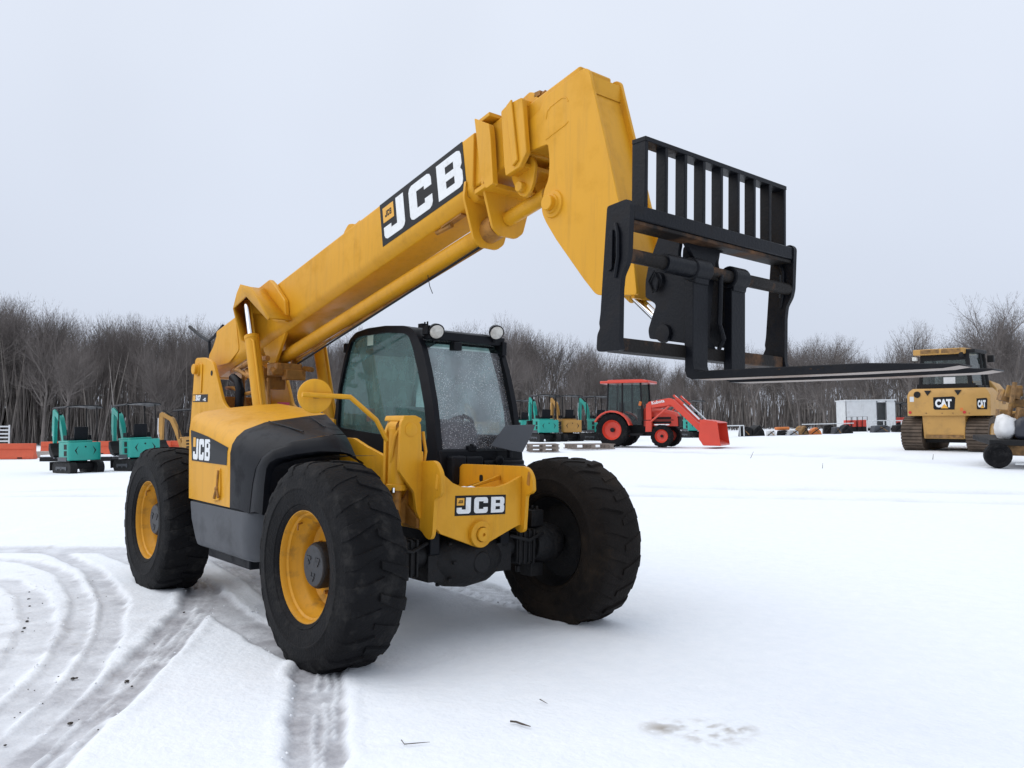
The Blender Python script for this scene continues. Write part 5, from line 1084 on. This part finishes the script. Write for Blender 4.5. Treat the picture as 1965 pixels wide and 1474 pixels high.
tl_ = MB(); text_mesh(tl_, 'Kubota', Vector((.62, -.604, 1.52)), Vector((.98, 0, .18)).normalized(), Vector((-.18, 0, .98)).normalized(), Vector((0, -1, 0)), .16, bold=.004); tl_.build('lettering', DECW, t)
MB().box((-1.25, 0, .55), (.35, .8, .12)).build('rear_hitch', CAST, t)
m = MB(); rr = random.Random(8)
for k in range(10): m.sphere((1.0+rr.uniform(-.2, .2), -.66+rr.uniform(-.1, .1), .80), .07, 8, (1.3, 1, .35))
m.build('snow_on_tyre', SOFT, t)

# ---- bulldozer seen from behind (local x right, y forward)
t = place('bulldozer', 1822, 26.0, -.74, 'ochre yellow crawler bulldozer seen from behind, mud on its tracks', 'bulldozer')
for sx in (-1, 1):
    x0, x1 = (.62, 1.22) if sx > 0 else (-1.22, -.62)
    m = MB(); track(m, x0, x1, 3.1, 1.0, 8, .07); m.v = [(x, y+.9, z) for x, y, z in m.v]; m.build('track', MUD, t)
    m = MB(); m.tube((sx*1.225, -.15, .5), (sx*1.26, -.15, .5), .34, n=20); m.tube((sx*1.225, 1.9, .45), (sx*1.26, 1.9, .45), .3, n=20); m.b2(sx*1.22, sx*1.25, .1, 1.7, .3, .5); m.build('track_wheels', CATY, t)
m = MB(); m.plate(rnd([(-.56, .38), (.60, .38), (.62, 1.15), (-.60, 1.15)], .03), 'Y', -.62, 1.2); lwb = m.build('lower_hull', CATY, t, bevel=.02)
MB().b2(-.5, .55, -.66, -.6, .40, .50).build('hitch_bar', BRN, t, bevel=.01)
m = MB(); m.loft([[Vector((x, y, z)) for x, y in ((-1.02, .35), (-1.02, -.62), (-.95, -.70), (.80, -.70), (1.25, -.40), (1.25, .6))] for z in (1.08, 1.14, 1.7)]+[[Vector((x, y, z)) for x, y in ((-.96, .35), (-.96, -.60), (-.90, -.66), (.72, -.66), (1.18, -.38), (1.18, .6))] for z in (1.84,)]+[[Vector((x, y, 1.92)) for x, y in ((-.86, .35), (-.86, -.55), (-.80, -.6), (.68, -.6), (1.10, -.34), (1.10, .6))]]); tk = m.build('rear_tank', CATY, t, bevel=.015)
def cat_plate(o, u, v, nrm, W, H):
    m = MB(); m.prism3([o+u*a+v*b for a, b in ((0, .1*H), (.06*W, 0), (W*.95, 0), (W, .9*H), (.9*W, H), (.0, .95*H))], nrm*.004); d = m.build('logo_plate', DECK, tk)
    m = MB(); wd = text_mesh(m, 'CAT', o+u*(.09*W)+v*(.22*H)+nrm*.005, u, v, nrm, H*.78, bold=.018, sx=.80*W/(H*1.7)); m.build('lettering', DECW, d)
    m = MB(); m.prism3([o+u*(.34*W)+v*(.10*H)+nrm*.008, o+u*(.68*W)+v*(.10*H)+nrm*.008, o+u*(.50*W)+v*(.44*H)+nrm*.008], nrm*.003); m.build('triangle', DECY, d)
cat_plate(Vector((-.24, -.702, 1.27)), Vector((1, 0, 0)), Vector((0, 0, 1)), Vector((0, -1, 0)), .62, .40)
uu = Vector((.45, .30, 0)).normalized(); cat_plate(Vector((.93, -.615, 1.27))+Vector((uu.y, -uu.x, 0))*.004, uu, Vector((0, 0, 1)), Vector((uu.y, -uu.x, 0)), .30, .34)
for x, z in ((-.92, 1.19), (.62, 1.19)): MB().tube((x, -.70, z), (x, -.72, z), .045, n=12).build('tail_lamp', LAMPR, tk)
MB().tube((-.70, -.70, 1.74), (-.70, -.715, 1.74), .10, n=16).build('filler_recess', CAST, tk)
for x in (-.40, .45): MB().prism3([(x-.1, -.665, 1.86), (x+.1, -.665, 1.86), (x, -.70, 1.70)], (0, -.02, 0)).build('lifting_eye', CAST, tk)
for x in (-.45, .0, .3, .75): MB().tube((x, -.70, 1.16), (x, -.71, 1.16), .02, n=8).build('bolt', BRN, tk)
MB().b2(-.92, -.80, -.703, -.70, 1.52, 1.68).build('data_label', WHT, tk)
MB().b2(.50, .58, -.703, -.70, 1.22, 1.32).build('warning_label', ORG, tk)
m = MB()
m.b2(-.80, .85, -.36, -.30, 1.85, 2.06); cbf = m.build('cab_frame', CAST, t)
MB().b2(-.68, .70, -.36, -.30, 2.78, 3.0).build('cab_header', CAST, cbf); MB().b2(.855, .92, -.295, 1.0, 1.85, 2.0).build('cab_sill', CAST, cbf)
for x, y in ((-.72, -.30), (.72, -.30), (.90, .45), (.88, 1.0), (-.75, 1.0)): MB().tube((x, y, 1.85), (x*.86, y, 3.02), .065, n=8).build('cab_post', CAST, cbf)
m = MB(); m.add([(-.72, -.33, 2.02), (.72, -.33, 2.02), (.63, -.33, 2.80), (-.63, -.33, 2.80)], [(0, 1, 2, 3)]); m.build('rear_glass', GGEN, cbf)
m = MB(); m.add([(.80, -.3, 1.95), (.90, .45, 1.95), (.80, .45, 2.98), (.66, -.3, 2.98)], [(0, 1, 2, 3)]); m.build('side_glass', GGEN, cbf)
m = MB(); m.add([(.90, .48, 1.9), (.88, 1.0, 1.9), (.76, 1.0, 2.98), (.80, .48, 2.98)], [(0, 1, 2, 3)]); m.build('door_glass', GGEN, cbf)
MB().b2(-.03, .30, -.342, -.337, 2.04, 2.26).build('paper_notice', WHT, cbf)
m = MB(); rbox(m, -.86, .62, -.55, 1.05, 2.96, 3.14, .12); ro = m.build('cab_roof', CATY, t, bevel=.03, seg=3)
MB().b2(.45, .86, -.35, 1.1, 2.98, 3.10).build('roof_side', CAST, ro, bevel=.03)
for x0 in (-.62, -.02): MB().b2(x0, x0+.54, -.556, -.545, 3.0, 3.12).build('roof_vent', BRN, ro)
MB().box((-.82, -.42, 2.86), (.14, .12, .12)).build('work_lamp', LENS, ro, bevel=.02)
MB().box((.52, -.50, 2.93), (.12, .1, .16)).build('work_lamp', CAST, ro, bevel=.02)
MB().box((1.02, .85, 2.82), (.18, .16, .22)).build('mirror', CAST, ro, bevel=.02)
m = MB(); m.loft([[Vector((x, y, z)) for x, z in ((.30, 1.2), (1.12, 1.2), (1.12, h_-.25), (.95, h_), (.30, h_))] for y, h_ in ((1.0, 2.15), (2.2, 2.05), (2.6, 1.9))]); en = m.build('engine_cover', CATY, t, bevel=.03)
MB().b2(1.122, 1.13, 1.2, 1.6, 1.5, 1.85).build('engine_grille', BRN, en); MB().b2(1.122, 1.13, 1.7, 2.1, 1.4, 1.8).build('engine_grille', BRN, en)
m = MB(); m.plate([(-1.5, .15), (1.5, .15), (1.5, 1.15), (-1.5, 1.15)], 'Y', 3.2, 3.3); m.build('blade', CATY, t, bevel=.02)
MB().tube((-.9, 1.4, 1.7), (-.9, 1.4, 2.3), .08, n=10).build('exhaust', CAST, t)
for sx in (-.85, .95): MB().b2(sx-.28, sx+.28, .0, 1.5, 1.02, 1.10).build('track_guard', MUD, t)
MB().b2(-.6, .6, -.3, 1.5, .25, .40).build('belly', CAST, t)

# ---- trailer and its load cut by the right edge
t = place('flatbed_trailer', 1962, 20.8, -.3, 'low flatbed trailer with black tyre, cut by the right edge', 'trailer')
MB().b2(-.86, 2.2, -.5, 1.3, .56, .70).build('deck', WOOD if False else CAST, t, bevel=.02)
for x in (-.66, .62):
    m = MB().lathe([(.0, -.10), (.18, -.10), (.2, -.12), (.27, -.13), (.305, -.09), (.31, 0), (.305, .09), (.27, .12), (.2, .11), (0, .1)], (0, 0, 0), (0, 1, 0), 28); o = m.build('tyre', RUB, t); o.location = (x, -.42, .31)
MB().b2(-.40, 2.2, -.30, -.22, .30, .56).build('frame_rail', BRN, t, bevel=.01)
MB().b2(-.30, 2.2, -.52, -.49, .10, .14).build('step_bar', WHT, t)
p = at_depth(1960, 20.8); M_ = ground_rot(p, HCAM-.3)
def on_trailer(x, y, z): return p+M_ @ Vector((x, y, z))
def lumpy(name, c, r, m_, sc3, seed, label, cat, n=16):
    rr = random.Random(seed); m = MB(); m.sphere((0, 0, 0), 1, n, (1, 1, 1)); m.v = [tuple(Vector(v)*(1+.16*math.sin(3.1*v[0]+seed)+.12*math.sin(5.3*v[1]+2*seed)+.09*math.sin(7.7*v[2]+seed)+rr.uniform(-.03, .03))) for v in m.v]
    m.v = [(v[0]*sc3[0]*r, v[1]*sc3[1]*r, v[2]*sc3[2]*r) for v in m.v]; o = m.build(name, m_, ang=60); o.location = c; o.rotation_euler = M_.to_euler(); tag(o, label, cat); return o
lumpy('wrapped_engine', on_trailer(-.33, -.05, .97), .33, TARPW, (.85, .8, .95), 3, 'white wrapped bundle sitting on the trailer edge', 'bundle')
lumpy('wrapped_engine', on_trailer(.10, -.18, .98), .38, mat('dark_wrap', (.02, .022, .032), .35, bump=.4, bscale=10), (.8, .8, 1.0), 5, 'black plastic wrapped bundle right of the white one on the trailer', 'bundle')
m = MB(); rr = random.Random(2)
for k in range(16): m.box((rr.uniform(-.35, 1.0), rr.uniform(.1, 1.0), rr.uniform(1.0, 1.9)), (rr.uniform(.08, .5), rr.uniform(.1, .5), rr.uniform(.08, .35)), Matrix.Rotation(rr.uniform(-.5, .5), 3, 'Y'))
m.tube((-.3, .3, .7), (-.1, .3, 2.1), .06, n=8); m.tube((.5, .5, .7), (.6, .5, 2.0), .08, n=8); m.b2(-.3, 1.2, .2, 1.1, .7, 1.0)
o = m.build('rusty_machinery', BRN, bevel=.01); o.location = p; o.rotation_euler = M_.to_euler(); tag(o, 'rusty yellow brown machinery loaded behind the wrapped bundles at the right edge', 'machinery')

# ---- barriers, rack and blocks on the left
def barrier(px, d, turn, L, label):
    t = place('road_barrier', px, d, turn, label, 'barrier', 'orange plastic road barriers')
    m = MB(); m.plate([(-.22, 0), (.22, 0), (.22, .12), (.10, .30), (.07, .80), (-.07, .80), (-.10, .30), (-.22, .12)], 'X', -L/2, L/2); m.build('body', BARR, t, bevel=.02)
    for x in (-L*.25, L*.25): MB().b2(x-.12, x+.12, -.225, -.20, .02, .09).build('forklift_slot', CAST, t)
    MB().b2(-L*.48, L*.48, -.112, -.085, .50, .54).build('rib', BARR, t, bevel=.01)
for a in ((20, 43, .05, 2.7, 'orange barrier at the left edge under the white slatted rack'), (115, 50, .04, 2.0, 'orange barrier showing left of the nearest teal excavator'), (185, 50.5, .04, 1.9, 'orange barrier showing between the two teal excavators'), (300, 51, .04, 1.9, 'orange barrier showing right of the second teal excavator'), (352, 51.5, .04, 1.5, 'orange barrier behind the ochre excavator bucket')): barrier(*a)
t = place('slatted_rack', 10, 46, .05, 'white slatted rack standing behind the orange barrier at left edge', 'rack')
for x in (-.28, .28): MB().b2(x-.03, x+.03, -.03, .03, 0, 1.78).build('upright', WHT, t)
for k in range(8): MB().b2(-.26, .26, -.02, .02, .25+k*.2, .33+k*.2).build('slat', WHT, t)
t = place('concrete_block', 84, 45, .2, 'pale concrete block lying between two orange barriers', 'block'); MB().b2(-.45, .45, -.3, .3, 0, .34).build('body', CONC, t, bevel=.03)
for px, d, L, lb in ((108, 40, 1.0, 'low dark platform with snow on top, left of the first excavator'), (204, 40, 1.0, 'low dark platform with snow on top, between the two teal excavators')):
    t = place('low_platform', px, d, .05, lb, 'platform', 'low snowy platforms'); MB().b2(-L/2, L/2, -.4, .4, .0, .2).build('frame', CAST, t, bevel=.01); m = MB(); rbox(m, -L/2, L/2, -.4, .4, .202, .29, .1); m.build('snow_cap', SOFT, t, bevel=.03)

# ---- pallets
def pallet(px, py, turn, layers, label, k=1.):
    p, dep = ground_hit(px, py); t = empty('wooden_pallet', p, 0, label, 'pallet', 'wooden pallets on the snow', rot=ground_rot(p, HCAM+turn))
    for q in range(layers):
        z = q*.15
        for y in (-.45, 0, .45):
            for x in (-.5, 0, .5): MB().b2(x-.06, x+.06, y-.05, y+.05, z+.022, z+.11).build('block', WOOD, t)
            MB().b2(-.6, .6, y-.05, y+.05, z, z+.021).build('runner', WOOD, t)
        for j in range(5): MB().b2(-.6, .6, -.5+j*.225, -.40+j*.225, z+.111, z+.133).build('top_plank', WOOD, t)
    t.scale = (k, k, k)
pallet(1041, 866, .1, 2, 'two stacked wooden pallets just right of the cab', .80); pallet(1130, 861, .15, 1, 'single wooden pallet lying in front of the tractor rear wheel', 1.25)

# ---- goods along the wood edge on the right
def shed():
    t = place('white_shed', 1672, 63, -.06, 'white metal site shed with an open doorway, far right', 'shed')
    W_, H_, D_ = 3.7, 2.25, 2.2
    m = MB(); m.b2(-W_/2, -W_/2+.08, 0, D_, .2, H_); m.b2(W_/2-.08, W_/2, 0, D_, .2, H_); m.b2(-W_/2, W_/2, D_-.08, D_, .2, H_); m.b2(-W_/2, W_/2, 0, D_, .2, .3); m.b2(-W_/2, .50, 0, .08, .2, H_); m.b2(1.12, W_/2, 0, .08, .2, H_); m.b2(.5, 1.12, 0, .08, H_-.12, H_); m.build('wall', WHT, t)
    MB().b2(-W_/2-.04, W_/2+.04, -.05, D_+.05, H_, H_+.10).build('roof', WHT, t, bevel=.01)
    for x in (-.6, .46, 1.14, 1.80): MB().b2(x-.03, x+.03, -.03, 0, .2, H_).build('frame_post', DGRY if x > .4 else WHT, t)
    MB().b2(1.15, 1.78, -.06, -.02, .3, H_-.1).build('door', WHT, t)
    MB().b2(-1.8, 1.8, .2, 2., .0, .2).build('skid', CAST, t)
shed()
def table_frame(px0, px1, d, z, label):
    px = (px0+px1)/2; wd = (px1-px0)/F_PX*d; t = place('metal_frame', px, d, 0, label, 'frame', 'white tube frames')
    for x in (-wd/2, wd/2):
        for y in (0, .9): MB().tube((x, y, 0), (x, y, z), .035, n=6).build('leg', WHT, t)
    for y in (0, .9): MB().tube((-wd/2, y, z), (wd/2, y, z), .035, n=6).build('rail', WHT, t)
table_frame(1388, 1428, 52, .72, 'white tube frame standing beside the red loader bucket'); table_frame(1675, 1708, 57, .78, 'white tube frame in front of the shed doorway'); table_frame(1714, 1742, 57, .75, 'white tube frame left of the bulldozer track')
def heap(px, d, wd, ht, m_, label, cat, seed, spiky=False):
    rr = random.Random(seed); t = place('implement', px, d, rr.uniform(-.4, .4), label, cat); s_ = 1/F_PX*d; W_, H_ = wd*s_, ht*s_
    m = MB()
    if spiky: m.plate(rnd([(-W_/2, 0), (W_/2, 0), (W_*.42, H_*.45), (W_*.1, H_), (-W_*.2, H_*.8), (-W_*.45, H_*.5)], .04), 'Y', 0, .8)
    else: m.plate(rnd([(-W_/2, 0), (W_/2, 0), (W_/2, H_*.8), (W_*.2, H_), (-W_*.4, H_*.92)], .05), 'Y', 0, .7)
    m.build('body', m_, t, bevel=.03)
    m = MB(); m.tube((-W_*.4, -.1, H_*.1), (W_*.3, -.15, H_*.9), .035, n=6); m.build('bar', CAST, t)
    m = MB(); m.tube((W_*.3, -.12, H_*.15), (-W_*.1, -.12, H_*.75), .03, n=6); m.build('bar', BRN if seed % 2 else CAST, t)
    return t
hs = [(1430, 54, 26, 19, CAST, 'black attachment heap just right of the loader bucket', 0), (1457, 54, 28, 21, CAST, 'pointed black attachment leaning in the row of goods', 1), (1480, 53, 17, 11, TARPW, 'white plastic wrapped bundle low in the row of goods', 0), (1504, 54, 24, 10, CAST, 'dark crate carrying an orange cover', 0), (1523, 53.5, 20, 10, mat('grey_tank', (.42, .44, .46), .5), 'light grey plastic tank in the row of goods', 0), (1545, 54, 18, 18, BRN, 'brown auger attachment standing left of an orange one', 1), (1566, 54, 22, 14, ORG, 'orange tiller attachment lying in the row of goods', 1), (1590, 55, 18, 18, CAST, 'black grapple attachment right of the orange one', 0), (1608, 54, 14, 14, DGRY, 'dark grey bucket attachment with pale lip', 0), (1627, 55, 22, 18, CAST, 'black implement left of the red plate compactors', 1), (1692, 56, 32, 14, DGRY, 'long dark box under the white tube frame', 0), (1730, 56, 24, 14, CAST, 'black box under the frame next to the bulldozer', 0)]
for k, (px, d, wd, ht, m_, lb, sp_) in enumerate(hs): heap(px, d, wd, ht, m_, lb, 'attachment', k+1, sp_)
t = place('orange_cover', 1504, 54.2, 0, 'orange curved cover lying on the dark crate', 'cover'); t.location.z += .34; m = MB(); rbox(m, -.42, .42, 0, .7, 0, .2, .15); m.build('shell', ORG, t, bevel=.06, seg=3)
for k, px in enumerate((1629, 1640, 1651, 1660)):
    t = place('plate_compactor', px, 60, .1, ('leftmost', 'second from left', 'third from left', 'rightmost')[k]+' of the red plate compactors in front of the white shed', 'compactor', 'red plate compactors')
    MB().b2(-.2, .2, 0, .5, 0, .14).build('base_plate', CAST, t, bevel=.02); MB().b2(-.18, .18, .05, .4, .35, .85).build('engine', REDT, t, bevel=.04); MB().b2(-.17, .17, .05, .4, .14, .36).build('skirt', CAST, t)
    MB().path([(-.18, .0, .3), (-.18, -.05, 1.08), (.18, -.05, 1.08), (.18, 0, .3)], .022, 6).build('handle', CAST, t)
t = place('utility_vehicle', 1733, 66, .3, 'dark canopied utility vehicle behind the bulldozer track', 'vehicle')
m = MB(); rbox(m, -.8, .8, -.6, 1.2, .9, 1.0, .2); m.b2(-.75, .75, -.5, 1.1, .4, .9); m.build('body', REDT, t, bevel=.04)
for x, y in ((-.7, -.5), (.7, -.5), (-.7, 1.0), (.7, 1.0)): MB().tube((x, y, .9), (x*.9, y, 2.1), .04, n=6).build('roof_post', CAST, t)
m = MB(); pr_ = [(-.85, 2.08), (-.5, 2.2), (.5, 2.2), (.85, 2.08)]; m.plate(pr_+[(x, z-.05) for x, z in pr_[::-1]], 'Y', -.7, 1.2); m.build('roof', CAST, t)
for x in (-.75, .75):
    for y in (-.45, .95): MB().tube((x-.1, y, .32), (x+.1, y, .32), .32, n=16).build('wheel', RUB, t)
t = place('fallen_beam', 1600, 58, .02, 'long pale beam lying across the row of goods', 'beam'); t.location.z += .62; MB().b2(-2.2, 1.4, 0, .1, 0, .06).build('beam_body', WHT, t)
